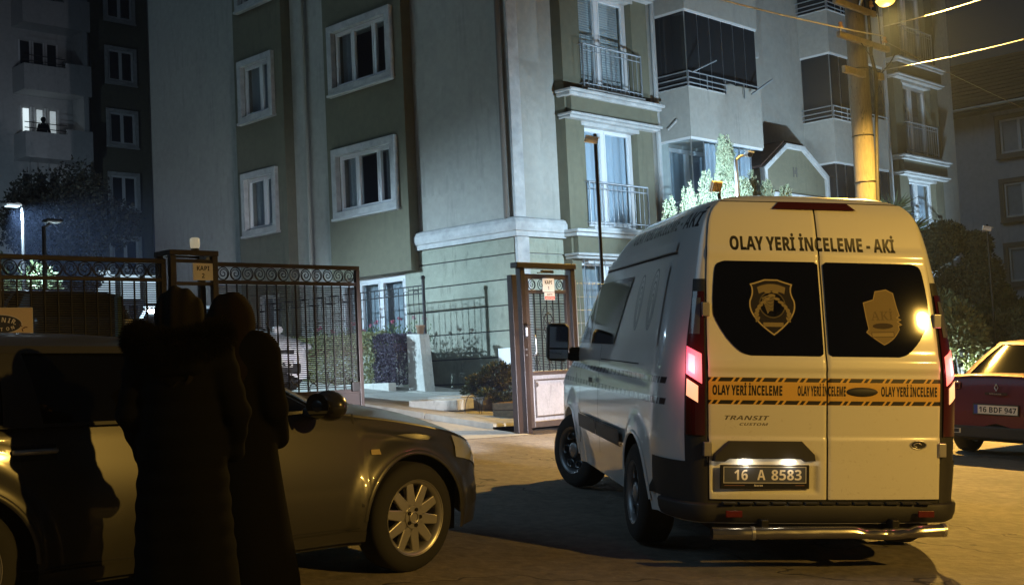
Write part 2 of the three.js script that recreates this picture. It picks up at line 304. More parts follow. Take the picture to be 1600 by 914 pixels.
  // front windows
  for (const [x0, x1, y0, y1, px, k] of winR) {
    const cur = k === 0 ? [[0.02, 0.98, curtainBlue]] : k === 1 && px < 5 ? [[0.02, 0.98, M.blind, 'blind']] : [[0.02, 0.98, curtainDim]];
    windowUnit(B, (x0 + x1) / 2, (y0 + y1) / 2, k < 0 ? 0.1 : 0.06, x1 - x0, y1 - y0, [0.44], 0, { curtain: cur, seed: 20 + k + px, bars: 0.085, name: k < 0 ? 'window' : 'balcony_window' });
    if (k < 0) { // wrought iron grille
      const g = part('window_grille', B); g.position.set((x0 + x1) / 2, (y0 + y1) / 2, 0.34); const w = x1 - x0, h = y1 - y0;
      for (let i = 0; i <= 6; i++) mk('bar', box(0.014, h, 0.014, -w / 2 + w * i / 6, 0, 0), M.railPaint, g);
      for (let i = 0; i <= 4; i++) mk('cross_bar', box(w, 0.014, 0.014, 0, -h / 2 + h * i / 4, 0.014), M.railPaint, g);
    } else { // railing in front of the opening
      const g = part('railing', B), yb = y0 + 0.03, yt = y0 + 0.95, xa = x0 - 0.06, xb = x1 + 0.12, z = 0.40;
      mk('handrail', [rod(V(xa, yt, z), V(xb, yt, z), 0.022), rod(V(xa, yt - 0.13, z), V(xb, yt - 0.13, z), 0.012), rod(V(xa, yb + 0.06, z), V(xb, yb + 0.06, z), 0.012)], M.railPaint, g);
      mk('bracket', [xa, xb].map(x => rod(V(x, yt, z), V(x, yt, 0.28), 0.016)).concat([xa, xb].map(x => rod(V(x, yb + 0.06, z), V(x, yb + 0.06, 0.28), 0.014))), M.railPaint, g);
      for (let i = 0; i <= 13; i++) mk('baluster', rod(V(lerp(xa, xb, i / 13), yb - 0.02, z), V(lerp(xa, xb, i / 13), yt, z), i % 13 ? 0.009 : 0.02, undefined, 6), M.railPaint, g);
    }
  }
  // bands, spandrels and sills of the front panels
  for (const px of PX) for (let k = -1; k <= 2; k++) {
    const y = 3 * k - 0.065;
    mk('spandrel', uvm(box2(px + 0.06, px + 3.05, 6.57 + y, 6.92 + y, 0.284, 0.42), 5), M.olive, B);
    mk('sill_band', [rbox2(px - 0.06, px + 3.12, 6.92 + y, 7.0 + y, 0.1, 0.50, 0.02), rbox2(px - 0.1, px + 3.17, 7.0 + y, 7.07 + y, 0.1, 0.57, 0.02), rbox2(px + 0.55, px + 2.55, 7.07 + y, 7.14 + y, 0.1, 0.5, 0.015)].map(g => uvm(g, 2)), M.trim, B);
    mk('lintel_band', [rbox2(px - 0.05, px + 3.1, 6.51 + y, 6.57 + y, 0.1, 0.52, 0.02), rbox2(px - 0.02, px + 3.06, 6.45 + y, 6.51 + y, 0.1, 0.45, 0.02), rbox2(px + 0.5, px + 2.5, 6.36 + y, 6.45 + y, 0.1, 0.3, 0.01)].map(g => uvm(g, 2)), M.trim, B);
  }
  // moulded cornice above the ground storey, and the white corner pier
  const prof = [[0, 3.83], [0.14, 3.83], [0.14, 3.93], [0.17, 3.95], [0.19, 4.02], [0.19, 4.12], [0.15, 4.20], [0.07, 4.24], [0, 4.24]];
  mk('cornice', uvm(loft([[3.02, 0], [0.0, 0]].map(([z]) => prof.map(([d, y]) => V(-d, y, z ? -z : d))), {}), 2), M.trim, B);
  mk('cornice', uvm(loft([0, 1.38].map((x) => prof.map(([d, y]) => V(x ? x : -d, y, d))), {}), 2), M.trim, B);
  mk('corner_pier', [uvm(rbox2(-0.05, 0.26, 4.24, H - 0.05, 0.002, 0.07, 0.01), 2), uvm(rbox2(-0.05, 0.30, 0.3, 3.83, 0.002, 0.08, 0.01), 2)], M.trim, B);
  mk('downpipe', rod(V(-0.09, 4.2, -0.16), V(-0.09, H, -0.16), 0.055, 0.055, 12), std(lin(0.12, 0.10, 0.08), 0.7), B);
  mk('downpipe', rod(V(4.86, 0.3, 0.09), V(4.86, H, 0.09), 0.06, 0.06, 12), M.trim, B);
  mk('downpipe', rod(V(16.4, 0.3, 0.09), V(16.4, H, 0.09), 0.06, 0.06, 12), M.trim, B);
  mk('downpipe', rod(V(-0.1, 0.3, -6.9), V(-0.1, H, -6.9), 0.06, 0.06, 12), M.wall, B);
  // rendered courses of the ground storey
  const ys = [0.2, 0.86, 1.39, 1.93, 2.45, 2.98, 3.495, 3.83];
  mk('joint_bed', [box2(-0.006, 0, 0.2, 3.84, -3.45, -0.01)], M.joint, B);
  for (let i = 0; i < ys.length - 1; i++) {
    mk('rendered_course', uvm(rbox2(-0.05, -0.002, ys[i] + 0.012, ys[i + 1] - 0.012, -3.45, -0.0, 0.006).translate(0, 0, -0.02), 3), M.block, B);
    mk('rendered_course', uvm(rbox2(0.302, 1.38, ys[i] + 0.012, ys[i + 1] - 0.012, 0.002, 0.045, 0.006), 3), M.block, B);
  }
  // projecting glazed balconies
  for (const bx of bays) for (let k = -1; k <= 2; k++) {
    const y = 3 * k, x0 = bx, x1 = bx + 3.05, z = 0.92, first = bx < 8, upper = k >= 1 || !first;
    const s = new THREE.Shape([[x0, 6.27], [x1, 6.27], [x1, 7.72], [x0 + 1.5, 7.68], [x0 + 1.5, 7.42], [x0, 7.42]].map(p => new THREE.Vector2(p[0], p[1] + y)));
    mk('balcony_parapet', [uvm(new THREE.ExtrudeGeometry(s, { depth: 0.1, bevelEnabled: false }).translate(0, 0, z - 0.1), 4), uvm(box2(x0, x0 + 0.1, 6.27 + y, 7.42 + y, 0, z - 0.1), 4), uvm(box2(x1 - 0.1, x1, 6.27 + y, 7.72 + y, 0, z - 0.1), 4), uvm(box2(x0 + 0.1, x1 - 0.1, 6.27 + y, 6.45 + y, 0, z - 0.1), 4)], M.wall, B);
    mk('parapet_cap', [rbox2(x0 - 0.03, x0 + 1.5, 7.42 + y, 7.45 + y, z - 0.14, z + 0.03, 0.008), rbox2(x0 - 0.03, x0 + 0.13, 7.42 + y, 7.45 + y, 0.0, z - 0.14, 0.008)], M.trim, B);
    const t = 9.27 + y, b = 7.46 + y, gl = k === -1 && first ? M.glass : M.unlitRoomGlass, gz = z - 0.05;
    const gp = part('balcony_glazing', B), n = 6;
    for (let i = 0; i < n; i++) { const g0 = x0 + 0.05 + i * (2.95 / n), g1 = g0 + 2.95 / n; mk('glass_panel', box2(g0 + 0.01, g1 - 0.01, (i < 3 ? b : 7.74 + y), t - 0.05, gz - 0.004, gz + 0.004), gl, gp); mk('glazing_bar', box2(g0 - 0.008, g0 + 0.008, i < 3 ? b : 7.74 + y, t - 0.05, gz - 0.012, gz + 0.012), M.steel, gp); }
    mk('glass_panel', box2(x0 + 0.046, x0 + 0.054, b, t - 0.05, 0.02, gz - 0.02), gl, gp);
    mk('head_rail', [box2(x0 + 0.02, x1 - 0.02, t - 0.05, t, gz - 0.03, gz + 0.03), box2(x0 + 0.02, x0 + 0.08, t - 0.05, t, 0.0, gz - 0.03)], M.pvc, gp);
    const rl = part('balcony_rail', B);
    for (const q of [0.32, 0.18, 0.06]) mk('rail', [rod(V(x0 - 0.04, b + q, 0.0), V(x0 - 0.04, b + q, z + 0.04), 0.017), rod(V(x0 - 0.04, b + q, z + 0.04), V(q > 0.3 ? x1 : x0 + 1.5, b + q, z + 0.04), 0.017)], M.railPaint, rl);
    for (const q of [0.0, 0.75, 1.5, 2.3]) mk('rail_post', rod(V(x0 - 0.04 + q, b - 0.05, z + 0.04), V(x0 - 0.04 + q, b + 0.33, z + 0.04), 0.014), M.railPaint, rl);
    if (k === 0 && first) { mk('awning_arm', rod(V(x0 + 0.1, b + 0.3, z + 0.06), V(x0 + 0.75, b + 0.62, z + 0.3), 0.02), M.railPaint, B); mk('awning_arm', rod(V(x1 - 0.5, b + 0.1, z + 0.06), V(x1 + 0.1, b + 0.5, z + 0.3), 0.02), M.railPaint, B); }
    if (k === 0 && first) mk('awning_arm', rod(V(x0 - 0.1, 6.5, 0.35), V(x0 - 0.1, 6.68, 0.62), 0.03), M.trim, B);
    // balcony door behind the glass
    windowUnit(B, bx + 1.55, 5.35 + y, -0.1, 2.4, 1.7, [0.33, 0.66], 0, { curtain: [[0.02, 0.98, first && k === -1 ? curtainBlue : curtainDim]], seed: 60 + k, name: 'balcony_door' });
    if (first && k === -1) { for (let i = 0; i < 4; i++) mk('curtain', curtainGeo(0.45, 1.75, 80 + i).translate(x0 + 1.0 + i * 0.48, 8.33 + y, gz - 0.14), curtainBlue, B); }
  }
  // stair window surrounds between the balconies
  for (const k of [0, 1]) mk('stair_window_surround', [box2(8.28, 8.4, 5.9 + 3 * k, 8.0 + 3 * k, 0.065, 0.16), box2(8.4, 9.3, 5.9 + 3 * k, 6.05 + 3 * k, 0.065, 0.16)].map(g => uvm(g, 2)), M.trim, B);
  // entrance canopy with a gabled front
  const cz = 0.82, gab = [[8.3, 5.2], [11.37, 5.2], [11.37, 5.82], [10.22, 6.5], [9.38, 6.5], [8.3, 5.82]];
  const canopy = part('entrance_canopy', B);
  mk('gable_panel', uvm(new THREE.ExtrudeGeometry(new THREE.Shape(gab.map(p => new THREE.Vector2(...p))), { depth: 0.6, bevelEnabled: false }).translate(0, 0, 0.1), 3), M.olive, canopy);
  for (let i = 0; i < 6; i++) { const p = gab[i], q = gab[(i + 1) % 6], L = Math.hypot(q[0] - p[0], q[1] - p[1]); mk('gable_moulding', uvm(rbox(L + 0.1, 0.13, 0.16, 0.02, 0, 0, 0).rotateZ(Math.atan2(q[1] - p[1], q[0] - p[0])).translate((p[0] + q[0]) / 2, (p[1] + q[1]) / 2, 0.70 + 0.004 * i), 2), M.trim, canopy); }
  for (const i of [2, 3, 4]) { const p = gab[i], q = gab[(i + 1) % 6], L = Math.hypot(q[0] - p[0], q[1] - p[1]), nx = (q[1] - p[1]) / L, ny = -(q[0] - p[0]) / L; mk('canopy_tiles', uvm(box(L + 0.12, 0.06, 0.7, 0, 0, 0).rotateZ(Math.atan2(q[1] - p[1], q[0] - p[0])).translate((p[0] + q[0]) / 2 + nx * 0.1, (p[1] + q[1]) / 2 + ny * 0.1, 0.36), 2), M.roofTile, canopy); }
  mk('letter_mark', [box2(9.72, 9.78, 5.72, 5.98, 0.701, 0.708), box2(9.86, 9.92, 5.72, 5.98, 0.701, 0.708), box2(9.78, 9.86, 5.80, 5.90, 0.701, 0.707)], std(lin(0.08, 0.075, 0.06), 0.9), canopy);
  mk('canopy_post', [uvm(box2(8.35, 8.6, 0, 5.2, 0.3, 0.6), 2), uvm(box2(11.05, 11.3, 0, 5.2, 0.3, 0.6), 2)], M.trim, canopy);
}
const litBalcony = [];
// ---------------------------------------------------------------- far sister block, upper left
{
  const B = thing('apartment_building', 'dark far apartment block at upper left with one lit balcony window', 'building', W(15.5, 52, 0), PHI);
  const WX = 24, H = 22, holes = [];
  const bays = [6.6, 14.4];
  mk('front_wall', uvm(box2(0, WX, -1, H, -8, 0), 6), M.farWall, B);
  for (let k = 0; k < 6; k++) {
    const y = 2.6 + 3 * k;
    for (const [x, w] of [[11.7, 1.3], [3.6, 1.9]]) windowUnit(B, x, y + 1.6, 0.1, w, 1.5, [0.5], 0, { trim: 0.16, trimOut: 0.12, glass: M.unlitRoomGlass, curtain: [[0.02, 0.98, curtainDim]], seed: 90 + k });
    for (const bx of bays) {
      const s = new THREE.Shape([[bx, y - 0.35], [bx + 3.1, y - 0.35], [bx + 3.1, y + 1.05], [bx + 1.9, y + 1.05], [bx + 1.9, y + 0.8], [bx, y + 0.8]].map(p => new THREE.Vector2(...p)));
      mk('balcony_parapet', [uvm(new THREE.ExtrudeGeometry(s, { depth: 0.12, bevelEnabled: false }).translate(0, 0, 1.1), 5), box2(bx, bx + 0.12, y - 0.35, y + 0.8, 0.003, 1.1), box2(bx + 2.98, bx + 3.1, y - 0.35, y + 1.05, 0.003, 1.1), box2(bx + 0.12, bx + 2.98, y - 0.35, y - 0.15, 0.003, 1.1)], M.farWall, B);
      mk('balcony_side', uvm(box2(bx + 2.75, bx + 2.97, y + 1.05, y + 2.65, 0.01, 1.15), 5), M.farWall, B);
      const lit = bx < 8 && k === 3;
      const d = part('balcony_door', B); d.position.set(bx + 1.3, y + 1.1, 0.02);
      for (let i = 0; i < 3; i++) {
        mk('pane', box(lit ? 0.26 : 0.42, lit ? 1.2 : 1.9, 0.03, -0.75 + i * 0.62, lit ? 0.35 : 0.05, 0.02), lit ? glow(0.8, 0.95, 1.0, i === 0 ? 0.9 : 0.35) : M.unlitRoomGlass, d).name = lit ? 'lit_window_pane' : 'pane';
        mk('frame', [box(0.08, 2.0, 0.05, -1.0 + i * 0.62, 0.05, 0.03), box(0.08, 2.0, 0.05, -0.5 + i * 0.62, 0.05, 0.03)], M.pvc, d);
      }
      if (lit) { const l = new THREE.PointLight(lin(0.8, 0.95, 1), 0.08); l.position.copy(B.localToWorld(V(bx + 1.2, y + 1.7, 0.5))); l.castShadow = true; scene.add(l); litBalcony.push(B, bx, y); }
      mk('balcony_rail', [0.15, 0.4].map(q => rod(V(bx, y + 0.8 + q, 1.16), V(bx + 1.9, y + 0.8 + q, 1.16), 0.02)), M.iron, B);
      if (k < 3) for (let i = 0; i < 4; i++) mk('glazing_bar', box(0.03, 1.9, 0.03, bx + 0.2 + i * 0.85, y + 1.75, 1.15), M.steel, B);
    }
    mk('floor_band', [uvm(rbox2(2.4, 5.0, y - 0.3, y - 0.12, 0.003, 0.3, 0.02), 2), uvm(rbox2(2.4, 5.0, y + 2.75 - 3, y + 2.6 - 3 + 0.0, 0.003, 0.22, 0.02), 2)], M.trim, B);
  }
  for (let i = 0; i < 4; i++) mk('entrance_window_pane', box(0.95, 1.3, 0.04, 9.4 + i * 1.25, 5.9 - 0.1 * i, 0.12), glow(0.62, 0.85, 1.0, 0.75), B);
  mk('stair_panel', uvm(box2(10.2, 13.2, -1, H - 0.1, 0.003, 0.08), 5), M.olive, B);
  mk('downpipe', rod(V(9.9, 0, 0.1), V(9.9, H, 0.1), 0.09, 0.09, 10), M.farWall, B);
  mk('roof', box2(-0.4, WX + 0.4, H, H + 0.3, -8.4, 0.4), M.trim, B);
}
// ---------------------------------------------------------------- bluish house, far right
{
  const B = thing('house', 'bluish grey plastered house at far right with dark tiled roof', 'house', W(54, 30, -0.6), PHI);
  // its long wall faces down the road: local -x, wall plane x = 0, running along +z
  mk('wall', uvm(box2(0, 10, -1, 12.2, 0, 26), 6), M.blueWall, B);
  for (let k = 0; k < 4; k++) for (let i = 0; i < 5; i++) windowUnit(B, -0.02, 2.3 + 2.9 * k, 5.0 + i * 4.6, 1.9, 1.55, [0.45], -Math.PI / 2, { trim: 0.22, trimOut: 0.1, trimMat: std(lin(0.13, 0.11, 0.10), 0.9), curtain: [[0.02, 0.98, curtainDim]], seed: 120 + 5 * k + i });
  mk('eaves', uvm(box2(-0.9, 10.9, 12.2, 12.4, -0.9, 26.9), 3), M.dark, B);
  const roof = part('roof', B);
  for (let i = 0; i < 12; i++) { const t0 = i / 12, t1 = (i + 1) / 12; mk('roof_tile_row', uvm(loft([[t0, 0.05], [t1, 0.02]].map(([t, u]) => [-1, 27].map(z => V(-1 + t * 6, 12.45 + t * 3.4 + u, z))), { flip: true }), 2), M.roofTile, roof); }
  mk('roof_slope', loft([[11, 12.45], [5, 15.9]].map(([x, y]) => [-1, 27].map(z => V(x, y, z)))), M.roofTile, roof);
  mk('gutter', rod(V(-0.95, 12.38, -0.9), V(-0.95, 12.38, 26.9), 0.07), M.trim, B);
}
// ---------------------------------------------------------------- fence, gates and signs along b = 11.75
const FB = 11.75;
const ringGeo = new THREE.TorusGeometry(0.072, 0.0065, 6, 24);
const spiralGeo = (() => { const p = []; for (let i = 0; i <= 26; i++) { const t = i / 26, r = 0.064 * (1 - t * 0.82), q = -1.2 + t * 9.2; p.push(V(Math.cos(q) * r, Math.sin(q) * r, 0)); } return tube(p, 0.0055, 34, 5); })();
function scrollBand(parent, x0, x1, yc) {
  const n = Math.round((x1 - x0) / 0.158);
  for (let i = 0; i < n; i++) {
    const x = lerp(x0, x1, (i + 0.5) / n);
    const r = mk('scroll_ring', ringGeo, M.iron, parent); r.position.set(x, yc, 0);
    const s = mk('scroll', spiralGeo, M.iron, parent); s.position.set(x, yc, 0); if (i % 2) s.rotation.y = Math.PI;
  }
}
function louvre(parent, x0, x1, y0, y1) { const g = []; for (let y = y0; y < y1; y += 0.0235) g.push(box2(x0, x1, y, y + 0.0125, -0.022, -0.010)); const m = mk('louvre_strips', g, M.iron, parent); m.userData.kind = 'stuff'; }
const bar1 = (parent, x, y0, y1, r = 0.007) => mk('bar', box2(x - r, x + r, y0, y1, -0.007, 0.007), M.iron, parent);
function lilyGeo(s) { // small wrought scrollwork
  const c = (f, o, mx) => tube(linspace(0, 1, 9).map(t => V(mx * s * (0.05 + 0.22 * Math.sin(t * 2.6)) * (1 - 0.3 * t), s * (o + f * 0.5 * t), 0)), 0.006, 12, 5);
  return merge([c(1, 0, 1), c(1, 0, -1), c(-1, 0, 1), c(-1, 0, -1), new THREE.SphereGeometry(0.018 * s * 2, 8, 6)]);
}
const lily = lilyGeo(0.26), lilyBig = lilyGeo(0.5);
{ // fixed fence at the left
  const y0 = 0.45, yt = 2.57, F = thing('iron_fence', 'dark iron fence with a row of scrolls behind the silver car roof', 'fence', W(1.2, FB, 0), PHI);
  const L = 5.42;
  mk('top_rail', rbox2(0, L, yt - 0.05, yt, -0.025, 0.025, 0.006), M.brownIron, F);
  mk('middle_rail', rbox2(0, L, yt - 0.25, yt - 0.21, -0.02, 0.02, 0.005), M.brownIron, F);
  mk('bottom_rail', rbox2(0, L, y0 + 0.1, y0 + 0.15, -0.02, 0.02, 0.005), M.brownIron, F);
  for (const x of [0.03, 1.8, 3.6, 5.39]) mk('post', rbox2(x - 0.03, x + 0.03, y0 - 0.1, yt - 0.052, -0.026, 0.026, 0.006), M.brownIron, F);
  scrollBand(F, 0.06, L - 0.06, yt - 0.13);
  for (let x = 0.15; x < L; x += 0.14) bar1(F, x, y0 + 0.15, yt - 0.25);
  louvre(F, 0.02, L - 0.02, y0 + 0.5, yt - 0.27);
}
{ // sliding vehicle gate
  const x0 = 7.24, L = 2.09, y0 = 0.42, yt = 2.56, F = thing('sliding_gate', 'brown iron sliding gate with scroll band and louvres left of the driveway', 'gate', W(x0, FB + 0.06, 0), PHI);
  mk('frame', [rbox2(0, L, yt - 0.05, yt, -0.025, 0.025, 0.006), rbox2(L - 0.06, L, y0, yt - 0.051, -0.027, 0.027, 0.006), rbox2(0, 0.05, y0, yt - 0.051, -0.027, 0.027, 0.006), rbox2(0.05, L - 0.06, yt - 0.25, yt - 0.205, -0.02, 0.02, 0.005), rbox2(0.05, L - 0.06, 0.98, 1.03, -0.02, 0.02, 0.005), rbox2(0.05, L - 0.06, y0, y0 + 0.06, -0.025, 0.025, 0.005)].map(g => uvm(g, 1)), M.brownIron, F);
  mk('kick_plate', uvm(box2(0.05, L - 0.06, y0 + 0.06, 0.98, -0.006, 0.006), 1), M.brownIron, F);
  scrollBand(F, 0.06, L - 0.07, yt - 0.127);
  for (let x = 0.18; x < L - 0.1; x += 0.135) bar1(F, x, 1.03, yt - 0.25);
  louvre(F, 0.05, L - 0.06, 1.06, yt - 0.27);
  for (let x = 0.25; x < L - 0.1; x += 0.27) { const s = mk('lily_scroll', lily, M.iron, F); s.position.set(x, 1.13, 0.012); }
  { const s = mk('medallion', lilyBig, M.iron, F); s.position.set(0.62, 1.62, 0.012); }
  mk('latch_box', rbox2(L - 0.2, L - 0.08, 1.0, 1.12, 0.01, 0.05, 0.01), M.iron, F);
}
{ // portal column between fence and sliding gate
  const C = thing('gate_column', 'square iron gate column rising above the two dark figures', 'gate post', W(6.64, FB, 0), PHI);
  const yt = 2.67;
  for (const x of [0.035, 0.555]) for (const z of [0.05, -0.22]) mk('post', rbox2(x - 0.035, x + 0.035, 0.3, yt - 0.061, z - 0.035, z + 0.035, 0.006), M.brownIron, C);
  mk('cap_frame', [rbox2(-0.01, 0.6, yt - 0.06, yt, 0.01, 0.09, 0.008), rbox2(-0.01, 0.6, yt - 0.06, yt, -0.26, -0.18, 0.008), rbox2(-0.01, 0.06, yt - 0.059, yt - 0.001, -0.18, 0.01, 0.005), rbox2(0.53, 0.6, yt - 0.059, yt - 0.001, -0.18, 0.01, 0.005)], M.brownIron, C);
  mk('cross_bar', [2.55, 2.30, 1.1].map(y => rbox2(0.07, 0.52, y - 0.02, y + 0.02, 0.03, 0.07, 0.005)), M.brownIron, C);
  mk('guide_roller', [-1, 1].map(s => new THREE.CylinderGeometry(0.03, 0.03, 0.08, 14).translate(0.53, 2.62, s * 0.05 - 0.1)), M.steel, C);
}
{
  const S = mk('gate_sign', uvm(rbox(0.25, 0.19, 0.006, 0.003), 1), M.whitePlastic, scene); S.position.copy(W(7.0, FB - 0.14, 2.425)); S.rotation.y = PHI;
  tag(S, 'small off white sign plate reading KAPI 2 on the gate column', 'sign');
  const tx = canvasTex(256, 196, (c, w, h) => { c.fillStyle = '#d8d2c6'; c.fillRect(0, 0, w, h); c.fillStyle = '#15120f'; c.font = 'bold 76px sans-serif'; c.textAlign = 'center'; c.fillText('KAPI', w / 2, 84); c.fillText('2', w / 2, 170); });
  mk('printed_face', new THREE.PlaneGeometry(0.246, 0.186).translate(0, 0, 0.0045), std(0xffffff, 0.6, { map: tx }), S);
}
{
  const L = thing('warning_beacon', 'small pale gate beacon lamp standing on the gate column', 'lamp', W(7.03, FB + 0.06, 2.67), PHI);
  mk('base', new THREE.CylinderGeometry(0.045, 0.05, 0.035, 20).translate(0, 0.0175, 0), M.plastic, L);
  mk('lens', new THREE.LatheGeometry([[0.042, 0.035], [0.052, 0.05], [0.056, 0.10], [0.053, 0.148], [0.03, 0.158], [0, 0.16]].map(p => new THREE.Vector2(...p)), 24), phys(lin(0.9, 0.85, 0.7), 0.35, { transmission: 0.6, thickness: 0, emissive: lin(1, 0.92, 0.72), emissiveIntensity: 0.35 }), L).name = 'lamp_lens';
}
{ // pedestrian gate
  const g0 = G(12.6, FB), y0 = g0 + 0.02, P = thing('pedestrian_gate', 'brown iron pedestrian gate with grille standing beside the van mirror', 'gate', W(12.0, FB, 0), PHI);
  const doorMat = std(lin(0.075, 0.052, 0.045), 0.38, { map: blockMap, bumpMap: stuccoBump, bumpScale: 0.004 });
  mk('post', [uvm(rbox2(-0.03, 0.07, y0 - 0.05, 2.50, -0.05, 0.05, 0.008), 1), uvm(rbox2(0.14, 0.235, y0 - 0.05, 2.60, -0.04, 0.06, 0.008), 1)], M.brownIron, P);
  mk('post', uvm(rbox2(1.215, 1.31, y0 - 0.05, 2.60, -0.04, 0.06, 0.008), 1), M.brownIron, P);
  mk('head_frame', uvm(rbox2(0.06, 1.33, 2.601, 2.68, -0.06, 0.08, 0.01), 1), M.brownIron, P);
  const D = part('door_leaf', P); D.position.set(0.255, y0 + 0.06, 0.0);
  const dw = 0.94, dh = 2.52 - (y0 + 0.06);
  mk('leaf_frame', [rbox2(0, 0.075, 0, dh, -0.025, 0.03, 0.006), rbox2(dw - 0.075, dw, 0, dh, -0.025, 0.03, 0.006), rbox2(0.075, dw - 0.075, dh - 0.07, dh, -0.025, 0.03, 0.006), rbox2(0.075, dw - 0.075, dh - 0.28, dh - 0.23, -0.024, 0.028, 0.006), rbox2(0.075, dw - 0.075, 0.74, 0.80, -0.024, 0.028, 0.006), rbox2(0.075, dw - 0.075, 0, 0.09, -0.024, 0.028, 0.006)].map(g => uvm(g, 1)), doorMat, D);
  mk('lower_panel', uvm(box2(0.075, dw - 0.075, 0.09, 0.74, -0.008, 0.006), 1), std(lin(0.42, 0.39, 0.41), 0.42, { map: blockMap, bumpMap: stuccoBump, bumpScale: 0.004 }), D);
  mk('panel_moulding', [rbox2(0.12, dw - 0.12, 0.66, 0.685, 0.006, 0.022, 0.004), rbox2(0.12, dw - 0.12, 0.14, 0.165, 0.006, 0.022, 0.004), rbox2(0.12, 0.145, 0.166, 0.659, 0.006, 0.022, 0.004), rbox2(dw - 0.145, dw - 0.12, 0.166, 0.659, 0.006, 0.022, 0.004), ...[0.17, dw - 0.17].map(x => new THREE.SphereGeometry(0.035, 10, 8).scale(1, 1, 0.4).translate(x, 0.61, 0.008))], doorMat, D);
  for (let i = 1; i <= 5; i++) bar1(D, 0.075 + (dw - 0.15) * i / 6, 0.80, dh - 0.28, 0.008);
  louvre(D, 0.07, dw - 0.07, 0.82, dh - 0.29);
  for (let i = 0; i < 4; i++) { const x = 0.075 + (dw - 0.15) * (i + 0.5) / 4.0; mk('scroll_ring', ringGeo, M.iron, D).position.set(x, dh - 0.15, 0); mk('scroll', spiralGeo, M.iron, D).position.set(x, dh - 0.15, 0.004); }
  for (let i = 0; i < 3; i++) mk('lily_scroll', lily, M.iron, D).position.set(0.2 + i * 0.27, 0.92, 0.014);
  mk('medallion', [lilyBig, new THREE.TorusGeometry(0.1, 0.008, 6, 26).scale(1, 1.5, 1)], M.iron, D).position.set(dw / 2, 1.48, 0.018);
  mk('handle', tube([V(0.11, 1.02, 0.03), V(0.11, 1.04, 0.075), V(0.115, 1.17, 0.085), V(0.11, 1.30, 0.075), V(0.11, 1.32, 0.03)], 0.011, 20, 8), M.steel, D);
  mk('door_closer', [rbox2(0.3, 0.55, dh + 0.012, dh + 0.055, 0.06, 0.1, 0.008), rod(V(0.54, dh + 0.05, 0.08), V(0.2, dh + 0.01, 0.1), 0.008)], M.iron, D);
  mk('intercom_hood', rbox2(0.155, 0.222, 1.77, 1.80, 0.06, 0.14, 0.006), M.brownIron, P);
  mk('intercom', rbox2(0.16, 0.217, 1.60, 1.765, 0.061, 0.085, 0.006), M.plastic, P);
  mk('intercom_screen', box2(0.172, 0.205, 1.63, 1.745, 0.086, 0.089), glow(0.25, 0.3, 1.0, 0.55), P);
  mk('key_switch', [1.44, 1.36].map(y => new THREE.CylinderGeometry(0.014, 0.014, 0.012, 12).rotateX(Math.PI / 2).translate(0.19, y, 0.066)), M.steel, P);
}
{
  const S = mk('gate_sign', uvm(rbox(0.25, 0.20, 0.006, 0.003), 1), M.whitePlastic, scene); S.position.copy(W(12.72, FB - 0.055, 2.36)); S.rotation.y = PHI;
  tag(S, 'small white sign plate reading KAPI 1 on the pedestrian gate', 'sign');
  const tx = canvasTex(256, 204, (c, w, h) => { c.fillStyle = '#e0dcd4'; c.fillRect(0, 0, w, h); c.fillStyle = '#14110e'; c.font = 'bold 74px sans-serif'; c.textAlign = 'center'; c.fillText('KAPI', w / 2, 86); c.fillText('1', w / 2, 172); });
  mk('printed_face', new THREE.PlaneGeometry(0.246, 0.196).translate(0, 0, 0.0045), std(0xffffff, 0.6, { map: tx }), S);
  const T = mk('notice_plate', uvm(rbox(0.22, 0.11, 0.005, 0.002), 1), M.whitePlastic, scene); T.position.copy(W(12.74, FB - 0.053, 2.2)); T.rotation.y = PHI;
  tag(T, 'small notice plate with red lower half hanging below the KAPI 1 sign', 'sign');
  const t2 = canvasTex(256, 128, (c, w, h) => { c.fillStyle = '#d9cfc4'; c.fillRect(0, 0, w, h); c.fillStyle = '#2a201c'; c.font = 'bold 44px sans-serif'; c.textAlign = 'center'; c.fillText('KAPIYI', w / 2, 52); c.fillStyle = '#c0362c'; c.fillRect(6, 66, w - 12, 54); c.fillStyle = '#e8d8cc'; c.font = 'bold 40px sans-serif'; c.fillText('KAPATINIZ', w / 2, 108); });
  mk('printed_face', new THREE.PlaneGeometry(0.216, 0.106).translate(0, 0, 0.0035), std(0xffffff, 0.6, { map: t2 }), T);
}
